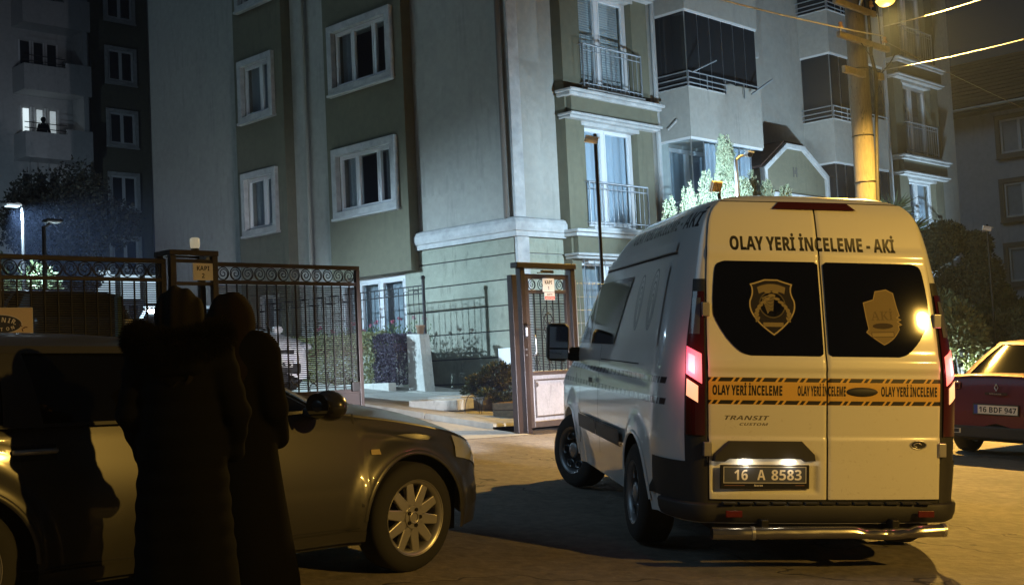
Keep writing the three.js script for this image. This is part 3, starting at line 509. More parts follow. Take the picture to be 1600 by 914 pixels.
{ // board with an oval emblem on the fence
  const S = mk('advertising_board', uvm(rbox(0.75, 0.30, 0.012, 0.005), 1), M.whitePlastic, scene); S.position.copy(W(4.735, FB - 0.075, 1.885)); S.rotation.y = PHI;
  tag(S, 'pale board with dark blue oval emblem fixed to the iron fence', 'sign');
  const tx = canvasTex(1024, 410, (c, w, h) => {
    c.fillStyle = '#cdb9a6'; c.fillRect(0, 0, w, h); c.save(); c.translate(560, 225); c.fillStyle = '#cfcbd0'; c.beginPath(); c.ellipse(0, 0, 322, 138, 0, 0, 7); c.fill(); c.fillStyle = '#121a3c'; c.beginPath(); c.ellipse(0, 0, 308, 126, 0, 0, 7); c.fill();
    c.fillStyle = '#d6d2d4'; c.textAlign = 'center';
    const arc = (s, r, a0, a1, sz, up) => { for (let i = 0; i < s.length; i++) { const a = lerp(a0, a1, i / (s.length - 1)); c.save(); c.translate(Math.sin(a) * 250, (up ? -1 : 1) * Math.cos(a) * r); c.rotate(up ? a * 0.5 : -a * 0.5); c.font = 'bold ' + sz + 'px sans-serif'; c.fillText(s[i], 0, sz * 0.36); c.restore(); } };
    arc('NIR.', 62, 0.28, 1.25, 92, true); arc('TON', 72, 0.15, 0.85, 66, false); c.restore();
    c.fillStyle = '#5a3a30'; for (const [x, y, a] of [[860, 250, 0.5], [900, 280, -0.4], [880, 310, 1.2], [930, 270, 0.1], [850, 230, 2]]) { c.save(); c.translate(x, y); c.rotate(a); c.beginPath(); c.ellipse(0, 0, 24, 8, 0, 0, 7); c.fill(); c.restore(); }
  });
  mk('printed_face', new THREE.PlaneGeometry(0.74, 0.29).translate(0, 0, 0.0075), std(0xffffff, 0.6, { map: tx }), S);
}
{ // light wire fence to the right of the pedestrian gate
  const F = thing('wire_fence', 'pale welded wire fence between the pedestrian gate and the van', 'fence', W(13.36, FB, 0), PHI);
  for (let i = 0; i <= 3; i++) mk('post', rod(V(i * 1.5, 0.1, 0), V(i * 1.5, 2.45, 0), 0.022), M.railPaint, F);
  for (let y = 0.4; y < 2.45; y += 0.2) mk('wire', rod(V(0, y, 0), V(4.5, y, 0), 0.0035, 0.0035, 5), M.railPaint, F);
  const g = []; for (let x = 0.1; x < 4.5; x += 0.1) g.push(rod(V(x, 0.35, 0.006), V(x, 2.44, 0.006), 0.003, 0.003, 4)); mk('upright_wires', g, M.railPaint, F).userData.kind = 'stuff';
}
// ---------------------------------------------------------------- terrace, hedges, pots and loose blocks beside the building
{
  const T = thing('terrace', 'raised whitewashed terrace wall along the building side', 'terrace', W(0, 0, 0), PHI); // local x = a, z = -b
  mk('retaining_wall', uvm(box2(16.35, 16.5, 0.4, 1.62, -26, -19.5), 2), M.whitewash, T);
  mk('terrace_floor', uvm(box2(16.5, 17.34, 1.45, 1.6, -26, -19.5), 2), M.pave, T);
  mk('end_wall', uvm(box2(16.5, 17.34, 0.4, 1.44, -19.63, -19.5), 2), M.block, T);
  mk('planting_kerb', uvm(rbox2(15.35, 15.55, 0.3, 0.98, -26, -18.6, 0.02), 2), M.whitewash, T);
  const s = new THREE.Shape([[18.15, 0.5], [18.66, 0.5], [18.66, 1.94], [18.28, 1.92]].map(p => new THREE.Vector2(...p)));
  mk('end_pillar', uvm(new THREE.ExtrudeGeometry(s, { depth: 0.24, bevelEnabled: true, bevelSize: 0.015, bevelThickness: 0.015, bevelSegments: 2 }).rotateY(Math.PI / 2).translate(15.95, 0, 0), 2), M.whitewash, T);
}
{
  const R = thing('terrace_railing', 'dark iron railing with arched tops on the terrace above the hedges', 'railing', W(0, 0, 0), PHI);
  const x = 16.3, y0 = 1.95, y1 = 2.95, b0 = 18.5, b1 = 24.5;
  mk('end_post', [rod(V(x, 0.7, -b0), V(x, 3.08, -b0), 0.035, 0.035, 12), new THREE.SphereGeometry(0.05, 12, 8).translate(x, 3.11, -b0)], M.iron, R);
  mk('rail', [y1, y1 - 0.16, y0 + 0.02].map(y => rod(V(x, y, -b0), V(x, y, -b1), 0.013)), M.iron, R);
  for (let b = b0 + 0.16, i = 0; b < b1; b += 0.16, i++) { mk('baluster', rod(V(x, y0 - 0.1, -b), V(x, y1, -b), 0.008, 0.008, 5), M.iron, R); if (i % 2 === 0) mk('arch', new THREE.TorusGeometry(0.075, 0.006, 5, 12, Math.PI).rotateY(Math.PI / 2).translate(x, y1 - 0.16, -b - 0.08), M.iron, R); }
}
function hedge(name, label, a0, a1, b0, b1, y0, y1, col, n, seed, tr) {
  const H = thing(name, label, 'hedge', W((a0 + a1) / 2, (b0 + b1) / 2, y0), PHI), hx = (a1 - a0) / 2, hz = (b1 - b0) / 2, hy = y1 - y0;
  mk('foliage', leaves(n, (r) => {
    const f = r(), u = r() * 2 - 1, v = r(), k = 0.86 + 0.14 * pn(u * 7 + seed, v * 6, 64) + 0.06 * r(); // mostly near the skin
    const w = r() * 2 - 1;
    const p = f < 0.38 ? V(-hx * k, v * hy, u * hz) : f < 0.62 ? V(u * hx, hy * (0.92 + 0.13 * pn(u * 5, w * 9 + seed, 64)), w * hz) : f < 0.82 ? V(u * hx, v * hy, hz * k) : V(u * hx * 0.9, v * hy, w * hz);
    return { p, s: 0.05, mess: 1.6, up: V(0, 0.3, 0) };
  }, seed, { aspect: 0.6 }), leafMat(...col, tr), H);
  const tw = [], r = RNG(seed); for (let i = 0; i < 14; i++) { const x = (r() * 2 - 1) * hx * 0.6, z = (r() * 2 - 1) * hz * 0.9; tw.push(rod(V(x, 0, z), V(x + (r() - 0.5) * 0.3, hy * 0.85, z + (r() - 0.5) * 0.3), 0.014, 0.005, 5)); }
  mk('stems', tw, M.bark, H); return H;
}
hedge('green_hedge', 'clipped pale green hedge along the terrace wall', 15.55, 16.2, 19.37, 23.5, 0.92, 2.0, [0.26, 0.28, 0.13], 16000, 51, 0.2);
hedge('purple_hedge', 'dark purple leaved hedge between green hedge and white pillar', 15.6, 16.2, 18.68, 19.37, 0.92, 1.93, [0.095, 0.08, 0.125], 5000, 52, 0.15);
{
  const P = thing('flower_row', 'row of pink flowering geraniums behind the terrace railing', 'plants', W(16.45, 20.6, 1.6), PHI), r = RNG(31);
  for (let i = 0; i < 7; i++) mk('planter_box', rbox2(-0.11, 0.11, 0, 0.2, -2.05 + i * 0.58, -1.55 + i * 0.58, 0.015), std(lin(0.16, 0.07, 0.04), 0.8), P);
  mk('foliage', leaves(2600, (q) => ({ p: V((q() - 0.5) * 0.3, 0.2 + q() * q() * 0.45, (q() * 2 - 1) * 2.0), s: 0.055, mess: 1.5, up: V(0, 0.5, 0) }), 32), leafMat(0.12, 0.19, 0.06), P);
  for (let i = 0; i < 12; i++) { const z = -1.9 + i * 0.34, y = 0.42 + r() * 0.35, x = (r() - 0.5) * 0.24; mk('bloom', leaves(26, (q) => ({ p: V(x + (q() - 0.5) * 0.07, y + (q() - 0.5) * 0.06, z + (q() - 0.5) * 0.07), s: 0.035, mess: 2 }), 200 + i, { aspect: 0.9 }), leafMat(0.55, 0.14, 0.24), P); mk('stem', rod(V(x, 0.2, z), V(x, y, z), 0.006, 0.004, 5), std(lin(0.1, 0.16, 0.05), 0.8), P); }
}
{
  const P = thing('flower_pot', 'small terracotta pot standing on top of the white pillar', 'pot', W(16.1, 18.42, 1.935), 0);
  mk('pot', new THREE.LatheGeometry([[0, 0], [0.06, 0], [0.085, 0.15], [0.1, 0.155], [0.1, 0.19], [0.088, 0.19], [0.08, 0.16], [0, 0.16]].map(p => new THREE.Vector2(...p)), 20), std(lin(0.38, 0.24, 0.15), 0.85, { map: mottle }), P);
}
{ // loose kerb slabs on the walkway
  const put = (lab, a, b, w, h, d, turn, lift) => { const s = mk('concrete_slab', uvm(rbox(w, h, d, 0.018, 0, h / 2, 0), 1.3), M.whitewash, scene); s.position.copy(W(a, b, G(a, b) + 0.09 + lift)); s.rotation.set(0, PHI + turn, 0.02); tag(s, lab, 'slab'); return s; };
  put('long whitish concrete kerb slab lying on the walkway', 13.05, 14.5, 0.42, 0.17, 1.05, 0.12, 0);
  put('greyer concrete slab leaning behind the whitish kerb slab', 13.55, 14.75, 0.4, 0.2, 0.9, -0.05, 0);
}
{
  const b = mk('meter_box', uvm(rbox(0.1, 0.42, 0.36, 0.012), 1), M.whitePlastic, scene); b.position.copy(W(17.28, 17.15, 1.36)); b.rotation.y = PHI; tag(b, 'white meter box on the rendered wall above the shrub', 'box');
  const P = thing('wooden_planter', 'low wooden planter box on the soil beside the pedestrian gate', 'planter', W(13.3, 13.05, G(13.3, 13.05) + 0.08), PHI + 0.1);
  for (const [x0, x1, z0, z1] of [[-0.28, 0.28, 0.2, 0.23], [-0.28, 0.28, -0.23, -0.2], [-0.28, -0.25, -0.199, 0.199], [0.25, 0.28, -0.199, 0.199]]) for (let i = 0; i < 2; i++) mk('plank', rbox2(x0, x1, 0.01 + i * 0.12, 0.12 + i * 0.12, z0, z1, 0.005), M.wood, P);
  mk('soil_fill', box2(-0.249, 0.249, 0.02, 0.2, -0.198, 0.198), M.soil, P);
  const Hs = thing('wire_hoop', 'thin wire garden hoops beside the wooden planter', 'wire hoop', W(13.2, 13.7, G(13.2, 13.7) + 0.07), PHI);
  for (const x of [-0.15, 0.1]) mk('hoop', tube(linspace(0, Math.PI, 12).map(t => V(x + Math.cos(t) * 0.16, Math.sin(t) * 0.34, x * 0.5)), 0.006, 20, 5), M.iron, Hs);
  const K = thing('planter_trough', 'pale concrete trough edging the soil under the round shrub', 'planter', W(14.0, 14.35, G(14.0, 14.35) + 0.06), PHI);
  mk('trough_wall', [rbox2(-0.5, 0.5, 0, 0.25, 0.3, 0.37, 0.01), rbox2(-0.5, -0.43, 0, 0.25, -0.45, 0.299, 0.01)].map(g => uvm(g, 1)), M.concrete, K); mk('soil_fill', box2(-0.43, 0.5, 0, 0.2, -0.45, 0.3), M.soil, K);
}
function shrub(name, label, a, b, y, rx, ry, rz, col, n, seed, size, trunkH = 0.2, tr = 0.2) {
  const S = thing(name, label, 'shrub', W(a, b, y), seed);
  const lobes = [], r0 = RNG(seed); for (let i = 0; i < 14; i++) { const t = r0() * 6.28, u = r0() * 1.6 - 0.6, q = Math.sqrt(Math.max(0, 1 - u * u)); lobes.push([Math.cos(t) * q * 0.72, u * 0.72, Math.sin(t) * q * 0.72, 0.34 + 0.2 * r0()]); }
  mk('crown', leaves(n, (r) => { const L = lobes[r() * 14 | 0], t = r() * 6.28, u = r() * 2 - 1, q = Math.sqrt(1 - u * u), k = L[3] * Math.pow(r(), 0.35); const d = V(L[0] + Math.cos(t) * q * k, L[1] + u * k, L[2] + Math.sin(t) * q * k); const o = V(d.x, d.y, d.z).multiplyScalar(0.9); return { p: V(d.x * rx, trunkH + ry + d.y * ry, d.z * rz), s: size, up: o, mess: 1.3 }; }, seed + 1), leafMat(...col, tr), S);
  const st = []; for (const L of lobes.slice(0, 9)) st.push(rod(V(L[0] * 0.05, -0.05, L[2] * 0.05), V(L[0] * rx * 0.8, trunkH + ry + L[1] * ry * 0.8, L[2] * rz * 0.8), 0.02 * ry * 2, 0.006 * ry * 2, 5));
  mk('trunk', st, M.bark, S); return S;
}
shrub('box_shrub', 'rounded green box shrub beside the pedestrian gate', 14.5, 14.7, G(14.5, 14.7) + 0.12, 0.46, 0.34, 0.52, [0.13, 0.14, 0.05], 9000, 71, 0.06, 0.0);
shrub('low_shrub', 'low wispy shrub at the foot of the box shrub', 13.9, 14.15, G(13.9, 14.15) + 0.1, 0.3, 0.16, 0.35, [0.10, 0.13, 0.05], 2500, 72, 0.07, 0.0);
// ---------------------------------------------------------------- wheels
function wheelSet(name, R, rimR, wid, spokes, parent, pos, axis, steer = 0, style = 'alloy', mat = null) { // axis: +1 face to +x ... built facing +z then turned
  const o = part(name, parent); o.position.copy(pos); o.rotation.order = 'YXZ'; o.rotation.y = axis + steer;
  const h = wid / 2, tp = [[rimR, -h], [rimR + 0.01, -h - 0.004], [R - 0.045, -h - 0.008], [R - 0.012, -h * 0.85], [R, -h * 0.62], [R, h * 0.62], [R - 0.012, h * 0.85], [R - 0.045, h + 0.008], [rimR + 0.01, h + 0.004], [rimR, h]];
  mk('tyre', new THREE.LatheGeometry(tp.map(p => new THREE.Vector2(...p)), 48).rotateX(Math.PI / 2), M.rubber, o);
  const rm = mat || std(lin(0.48, 0.47, 0.45), 0.35, { metalness: 0.75 });
  mk('rim', new THREE.LatheGeometry([[rimR - 0.03, -h], [rimR - 0.03, h - 0.035], [rimR - 0.012, h - 0.012], [rimR + 0.006, h + 0.004], [rimR + 0.008, h - 0.006]].map(p => new THREE.Vector2(...p)), 48).rotateX(Math.PI / 2), rm, o);
  mk('brake_disc', new THREE.CylinderGeometry(rimR * 0.72, rimR * 0.72, 0.03, 32).rotateX(Math.PI / 2).translate(0, 0, h - 0.12), std(lin(0.05, 0.045, 0.04), 0.5, { metalness: 0.5 }), o);
  if (style === 'alloy') {
    for (let i = 0; i < spokes; i++) {
      const s = new THREE.Shape(); const a = 0.030, b = 0.021, r0 = rimR * 0.26, r1 = rimR - 0.018; s.moveTo(-a, r0); s.lineTo(-b, r1); s.lineTo(b, r1); s.lineTo(a, r0); s.closePath();
      mk('spoke', new THREE.ExtrudeGeometry(s, { depth: 0.016, bevelEnabled: true, bevelSize: 0.006, bevelThickness: 0.008, bevelSegments: 2 }).translate(0, 0, h - 0.045).rotateZ(i / spokes * 2 * Math.PI + 0.15), rm, o);
    }
    mk('hub', [new THREE.CylinderGeometry(rimR * 0.3, rimR * 0.33, 0.035, 28).rotateX(Math.PI / 2).translate(0, 0, h - 0.032), new THREE.TorusGeometry(rimR * 0.15, 0.006, 8, 24).translate(0, 0, h - 0.012)], rm, o);
    for (let i = 0; i < 5; i++) mk('wheel_bolt', new THREE.CylinderGeometry(0.012, 0.012, 0.012, 6).rotateX(Math.PI / 2).translate(Math.cos(i * 1.2566) * rimR * 0.22, Math.sin(i * 1.2566) * rimR * 0.22, h - 0.012), M.iron, o);
  } else {
    const s = new THREE.Shape(); s.absarc(0, 0, rimR - 0.02, 0, 7); for (let i = 0; i < spokes; i++) { const a = i / spokes * 2 * Math.PI, p = new THREE.Path(); p.absellipse(Math.cos(a) * rimR * 0.68, Math.sin(a) * rimR * 0.68, rimR * 0.15, rimR * 0.19, 0, 2 * Math.PI, true, a); s.holes.push(p); }
    mk('wheel_cover', new THREE.ExtrudeGeometry(s, { depth: 0.012, bevelEnabled: true, bevelSize: 0.006, bevelThickness: 0.008, bevelSegments: 2, curveSegments: 24 }).translate(0, 0, h - 0.04), rm, o);
    mk('hub', new THREE.SphereGeometry(rimR * 0.34, 24, 10).scale(1, 1, 0.25).translate(0, 0, h - 0.02), rm, o);
  }
  return o;
}
const slopeQ = new THREE.Quaternion().setFromUnitVectors(V(0, 1, 0), V(0.0632, 1, 0.024).normalize());
function onSlope(o, yaw) { o.quaternion.copy(slopeQ).multiply(new THREE.Quaternion().setFromAxisAngle(V(0, 1, 0), yaw)); o.updateMatrixWorld(true); }

// ---------------------------------------------------------------- police van
{
  const van = thing('police_van', 'white high roof crime scene van with dark rear windows, back to the camera', 'van', V(1.795, -0.075, -7.21));
  onSlope(van, 5.7 * D2R);
  const wT = interp([[0.28, 0.92], [0.5, 0.955], [0.8, 0.975], [1.0, 0.975], [1.2, 0.96], [1.45, 0.925], [1.7, 0.885], [1.86, 0.85], [1.95, 0.83], [2.05, 0.80], [2.15, 0.755], [2.21, 0.70], [2.26, 0.61], [2.295, 0.43], [2.31, 0.24]]);
  const w = h => 0.98 * wT(h);
  const sr = interp([[0.28, 0.0], [1.1, 0.0], [1.3, 0.028], [1.5, 0.07], [1.7, 0.115], [1.9, 0.165], [2.1, 0.225], [2.2, 0.27], [2.26, 0.34], [2.295, 0.45], [2.31, 0.7]]);
  const sf = interp([[0.28, 4.95], [0.95, 4.95], [1.02, 4.8], [1.1, 4.55], [1.2, 4.3], [1.5, 3.88], [1.8, 3.5], [1.9, 3.35], [2.0, 3.12], [2.1, 2.9], [2.2, 2.6], [2.26, 2.35], [2.295, 2.0], [2.31, 1.7]]);
  const CS = 0.52, FL = 0.5, ydT = interp([[0.28, 0.72], [1.2, 0.735], [1.5, 0.73], [1.8, 0.715], [2.05, 0.69], [2.15, 0.665], [2.21, 0.62], [2.26, 0.53], [2.295, 0.36], [2.31, 0.18]]), cl = h => w(h) - 0.98 * ydT(h);
  const AX = [[1.0, 0.40], [3.93, 0.40]], YC = 0.335;
  const bot = s => { let b = 0.28; for (const [c, R] of AX) if (Math.abs(s - c) < R) b = Math.max(b, YC + Math.sqrt(R * R - (s - c) ** 2)); return b; };
  const flare = (s, h) => { let f = 0; for (const [c, R] of AX) { const d = Math.hypot(s - c, h - YC) - R; if (d > -0.02 && d < 0.16) f = Math.max(f, 0.028 * smooth(0.16, 0.02, d)); } return f; };
  const groove = (s, h) => 0.010 * smooth(0.05, 0.0, Math.abs(h - (1.08 + 0.02 * s))) * smooth(0.5, 1.0, s);
  // signed q: rear centre 0, past the door edge round the corner, then along the side
  function P(qs, h) {
    const sg = qs < 0 ? -1 : 1, q = Math.abs(qs), c = cl(h), yd = w(h) - c, r = sr(h); let x, s;
    if (q <= yd) { x = q; s = r + 0.03 * (q / yd) ** 2; } else if (q <= yd + 1) { const th = (q - yd) * Math.PI / 2; x = yd + c * Math.sin(th); s = r + 0.03 + CS * (1 - Math.cos(th)); }
    else { s = r + 0.03 + CS + (q - yd - 1); const t = clamp((s - (sf(h) - FL)) / FL, 0, 1); x = (w(h) + flare(s, h) - groove(s, h)) * (1 - 0.34 * Math.pow(t, 2.4)); }
    return V(sg * x, h, -s);
  }
  const qSide = (s, h) => w(h) - cl(h) + 1 + s - (sr(h) + 0.03 + CS);
  const N = (q, h) => { const e = 0.004, a = P(q + e, h).sub(P(q - e, h)), b = P(q, Math.min(2.305, h + e)).sub(P(q, h - e)); return a.cross(b).normalize(); };
  const PO = (q, h, off) => P(q, h).addScaledVector(N(q, h), off);
  function patch(hs, q0, q1, nq, off, uvf) { return loft(hs.map(h => linspace(0, 1, nq).map(t => { const q = lerp(q0(h), q1(h), t); return PO(q, h, typeof off === 'function' ? off(q, h) : off); })), { uvf: uvf && ((i, j, p) => uvf(p)) }); }
  const yd = h => w(h) - cl(h);
  // body shell
  const sCols = []; for (let i = 0; i <= 130; i++) sCols.push(i / 130);
  const hs = [0.28, 0.31, 0.36, 0.42, 0.48, 0.54, 0.6, 0.66, 0.72, 0.78, 0.84, 0.9, 0.95, 1.0, 1.03, 1.05, 1.065, 1.08, 1.095, 1.11, 1.125, 1.14, 1.17, 1.2, 1.28, 1.36, 1.44, 1.52, 1.6, 1.68, 1.76, 1.82, 1.86, 1.9, 1.95, 2.0, 2.05, 2.1, 2.14, 2.17, 2.2, 2.225, 2.245, 2.26, 2.275, 2.285, 2.295, 2.303, 2.31];
  const half = (h, sg) => {
    const out = [], y = yd(h);
    for (const t of linspace(0, 1, 7)) out.push(P(sg * y * t || sg * 1e-6, h));
    for (const t of linspace(0.125, 1, 8)) out.push(P(sg * (y + t), h));
    const s0 = sr(h) + 0.03 + CS, s1 = Math.max(s0 + 0.02, sf(h));
    for (const f of sCols.slice(1)) { const s = lerp(s0, s1, f); let hh = h; if (h < 0.95) { const b = bot(s); hh = b + (h - 0.28) / 0.67 * (0.95 - b); } out.push(P(sg * qSide(s, hh < 0.95 ? 0.9 : h), h).setY(hh).setX(P(sg * qSide(s, hh), hh).x)); }
    const e = out[out.length - 1]; for (const t of [0.75, 0.5, 0.25, 0.0]) out.push(V(e.x * t, e.y, e.z - 0.16 * (1 - t * t)));
    return out;
  };
  const ring = h => { const R = half(h, 1), L = half(h, -1).slice(1, -1).reverse(); return [...R, ...L]; };
  const rings = hs.map(ring);
  const top = rings[rings.length - 1], cen = top.reduce((a, p) => a.add(p), V(0, 0, 0)).multiplyScalar(1 / top.length);
  for (const k of [0.6, 0.25, 0.01]) rings.push(top.map(p => V(lerp(cen.x, p.x, k), 2.31 + 0.006 * (1 - k), lerp(cen.z, p.z, k))));
  const sideTex = canvasTex(2048, 984, (c, W2, H2) => { // left to right: front to rear, 5 m by 2.4 m
    c.fillStyle = '#e4e5e4'; c.fillRect(0, 0, W2, H2);
    const X = s => (1 - s / 5) * W2, Y = h => (1 - h / 2.4) * H2;
    c.fillStyle = '#16171c'; c.font = 'bold 58px sans-serif'; c.textAlign = 'center'; c.save(); c.translate(X(1.2), Y(2.075)); c.scale(1.0, 1); c.fillText('OLAY YERİ İNCELEME - AKİ', 0, 0); c.restore();
    for (const h of [1.115, 0.985]) { c.fillStyle = '#cfd3da'; c.fillRect(X(4.6), Y(h) - 9, X(0.28) - X(4.6), 18); c.fillStyle = '#1b2338'; for (let s = 0.3; s < 4.6; s += 0.155) { const a = X(s + 0.085), b = X(s), y = Y(h); c.beginPath(); c.moveTo(a, y + 8); c.lineTo(a + 8, y - 8); c.lineTo(b + 8, y - 8); c.lineTo(b, y + 8); c.fill(); c.beginPath(); c.moveTo(X(s + 0.13), y + 8); c.lineTo(X(s + 0.13) + 8, y - 8); c.lineTo(X(s + 0.105) + 8, y - 8); c.lineTo(X(s + 0.105), y + 8); c.fill(); } }
    // fingerprint marks on the blind rear panel
    for (const [s, h, rx, ry] of [[1.28, 1.62, 0.10, 0.19], [0.86, 1.63, 0.11, 0.2]]) for (let k = 0; k < 6; k++) { c.strokeStyle = k % 2 ? '#aab0b6' : '#6f767e'; c.lineWidth = 6; if (!k) { c.fillStyle = '#f3f4f5'; c.beginPath(); c.ellipse(X(s), Y(h), rx * W2 / 5, ry * H2 / 2.4, 0.1, 0, 7); c.fill(); } c.beginPath(); c.ellipse(X(s), Y(h) + k * 6, (rx * (1 - k / 6.5)) * W2 / 5, (ry * (1 - k / 7.5)) * H2 / 2.4, 0.1, 0, 7); c.stroke(); }
    c.fillStyle = '#2a3040'; c.beginPath(); c.ellipse(X(3.7), Y(1.0), 13, 22, 0, 0, 7); c.fill();
  });
  const paint = phys(lin(0.86, 0.86, 0.86), 0.28, { map: sideTex, clearcoat: 0.9, clearcoatRoughness: 0.06 });
  const plain = phys(lin(0.72, 0.72, 0.71), 0.28, { clearcoat: 0.9, clearcoatRoughness: 0.06 });
  mk('body_shell', loft(rings, { close: true, uvf: (i, j, p) => [p.x < 0 ? 1 + p.z / 5 : -p.z / 5 < 0.5 ? 0.999 + 0 * p.z : 0.999, clamp(p.y / 2.4, 0, 0.999)] }), paint, van);
  // rear doors with their printed livery
  const rearTex = canvasTex(1800, 1910, (c, W2, H2) => {
    const X = x => (x + 0.99) / 1.98 * W2, Y = h => (1 - (h - 0.28) / 2.1) * H2, S = W2 / 1.98;
    c.fillStyle = '#e2e1da'; c.fillRect(0, 0, W2, H2);
    const text = (s, x0, x1, yb, cap, col = '#15130f') => { c.save(); c.fillStyle = col; c.font = 'bold 100px sans-serif'; const m = c.measureText(s).width; c.translate(X(x0), Y(yb)); c.scale((x1 - x0) * S / m, cap * S / 73); c.fillText(s, 0, 0); c.strokeStyle = col; c.lineWidth = 4; c.strokeText(s, 0, 0); c.restore(); };
    text('OLAY YERİ İNCELEME - AKİ', -0.555, 0.50, 1.925, 0.085);
    // hazard tape
    c.fillStyle = '#e0b45a'; c.fillRect(X(-0.80), Y(1.135), X(0.80) - X(-0.80), 0.135 * S);
    for (const h of [1.135, 1.0]) { const y = Y(h); c.fillStyle = '#e9bb55'; c.fillRect(X(-0.8), y - 0.014 * S, 1.6 * S, 0.028 * S); c.fillStyle = '#1b1813'; for (let x = -0.8; x < 0.8; x += 0.133) for (const [a, b] of [[0, 0.08], [0.095, 0.117]]) { c.beginPath(); c.moveTo(X(x + a), y + 0.012 * S); c.lineTo(X(x + a) + 0.018 * S, y - 0.012 * S); c.lineTo(X(x + b) + 0.018 * S, y - 0.012 * S); c.lineTo(X(x + b), y + 0.012 * S); c.fill(); } }
    text('OLAY YERİ İNCELEME', -0.70, -0.275, 1.043, 0.057); text('OLAY YERİ İNCELEME', -0.185, 0.115, 1.043, 0.057); text('OLAY YERİ İNCELEME', 0.335, 0.70, 1.043, 0.057);
    c.save(); c.transform(1, 0, -0.25, 1, 0, 0); c.restore();
    const it = (s, x0, x1, yb, cap) => { c.save(); c.fillStyle = '#5d584c'; c.font = 'bold italic 100px sans-serif'; const m = c.measureText(s).width; c.translate(X(x0), Y(yb)); c.scale((x1 - x0) * S / m, cap * S / 73); c.fillText(s, 0, 0); c.restore(); };
    it('TRANSIT', -0.635, -0.365, 0.895, 0.026); it('CUSTOM', -0.54, -0.365, 0.862, 0.016);
    // dust and scuffs low on the doors
    const r = RNG(5); for (let i = 0; i < 700; i++) { const x = r() * W2, y = H2 * (0.62 + 0.38 * Math.sqrt(r())); c.fillStyle = `rgba(120,105,80,${0.03 + 0.08 * r()})`; c.beginPath(); c.ellipse(x, y, 2 + 10 * r(), 1 + 4 * r(), r() * 3, 0, 7); c.fill(); }
  });
  const livery = phys(lin(0.88, 0.87, 0.84), 0.42, { map: rearTex, clearcoat: 0.45, clearcoatRoughness: 0.1 });
  const ruv = p => [(p.x + 0.99) / 1.98, (p.y - 0.28) / 2.1];
  const dh = [...linspace(0.425, 1.26, 90), ...linspace(1.29, 1.85, 18), ...linspace(1.87, 2.225, 24)];
  // pressed relief of the doors: plate recess, waist ridge, swage under the glass, rolled edges
  const relief = (x, h) => { const e = Math.min(1, Math.min(Math.abs(x) - 0.004, yd(h) + 0.006 - Math.abs(x)) / 0.014), bx = smooth(-0.71, -0.675, x) * smooth(-0.045, -0.08, x), by = smooth(0.455, 0.48, h) * smooth(0.70, 0.66, h);
    return 0.012 - 0.006 * (1 - Math.sqrt(clamp(e, 0, 1))) - 0.014 * bx * by + 0.007 * smooth(0.80, 0.775, h) + 0.009 * smooth(1.17, 1.205, h) * smooth(1.30, 1.24, h) + 0.007 * smooth(1.86, 1.885, h) * smooth(1.95, 1.91, h); };
  mk('door_seal', patch(linspace(0.40, 2.24, 40), h => -yd(h) - 0.02, h => yd(h) + 0.02, 30, 0.003), M.dark, van);
  const doors = [part('rear_door', van), part('rear_door', van)];
  mk('door_skin', patch(dh, h => -yd(h) - 0.005, () => -0.005, 64, relief, ruv), livery, doors[0]);
  mk('door_skin', patch(dh, () => 0.005, h => yd(h) + 0.005, 64, relief, ruv), livery, doors[1]);
  // rear glass with police badges
  const glassTex = canvasTex(1400, 600, (c, W2, H2) => { // x -0.7..0.7, h 1.26..1.86
    const X = x => (x + 0.7) * 1000, Y = h => (1.86 - h) * 1000; c.fillStyle = '#0a0a0a'; c.fillRect(0, 0, W2, H2);
    const shield = (s) => { c.beginPath(); c.moveTo(-130 * s, -140 * s); c.quadraticCurveTo(-90 * s, -150 * s, -40 * s, -168 * s); c.lineTo(40 * s, -168 * s); c.quadraticCurveTo(90 * s, -150 * s, 130 * s, -140 * s); c.quadraticCurveTo(108 * s, -95 * s, 138 * s, -40 * s); c.quadraticCurveTo(165 * s, 60 * s, 0, 175 * s); c.quadraticCurveTo(-165 * s, 60 * s, -138 * s, -40 * s); c.quadraticCurveTo(-108 * s, -95 * s, -130 * s, -140 * s); c.closePath(); };
    c.save(); c.translate(X(-0.315), Y(1.575)); c.fillStyle = '#332f26'; shield(1); c.fill(); c.strokeStyle = '#b6a679'; c.lineWidth = 9; shield(0.97); c.stroke();
    c.fillStyle = '#877a56'; c.beginPath(); c.moveTo(-88, -118); c.quadraticCurveTo(0, -160, 88, -118); c.lineTo(78, -78); c.quadraticCurveTo(0, -116, -78, -78); c.closePath(); c.fill();
    c.strokeStyle = '#5e563d'; c.lineWidth = 8; c.beginPath(); c.arc(0, -12, 78, 0, 7); c.stroke(); c.fillStyle = '#191712'; c.beginPath(); c.arc(0, -12, 74, 0, 7); c.fill();
    c.strokeStyle = '#a99a6c'; c.lineWidth = 4; for (let k = 0; k < 11; k++) { c.beginPath(); c.moveTo(-62 + k * 3, -48 + k * 9); c.quadraticCurveTo(-20, -78 + k * 9, 18 - k, -58 + k * 8.4); c.stroke(); }
    c.fillStyle = '#0c0b09'; c.beginPath(); c.moveTo(14, -52); c.quadraticCurveTo(58, -50, 52, -10); c.lineTo(60, 8); c.lineTo(50, 12); c.quadraticCurveTo(50, 36, 26, 30); c.lineTo(20, 52); c.lineTo(2, 40); c.quadraticCurveTo(8, -10, 14, -52); c.fill();
    c.fillStyle = '#8d7f57'; for (const s of [-1, 1]) for (let k = 0; k < 9; k++) { const a = 1.35 - k * 0.27; c.save(); c.translate(s * Math.cos(a - 1.0) * 100 * (1 - 0.0 * k), 78 - k * 21); c.rotate(s * (0.9 - 0.12 * k)); c.beginPath(); c.ellipse(0, 0, 20, 9, 0, 0, 7); c.fill(); c.restore(); }
    c.fillRect(-62, 96, 124, 26); c.restore();
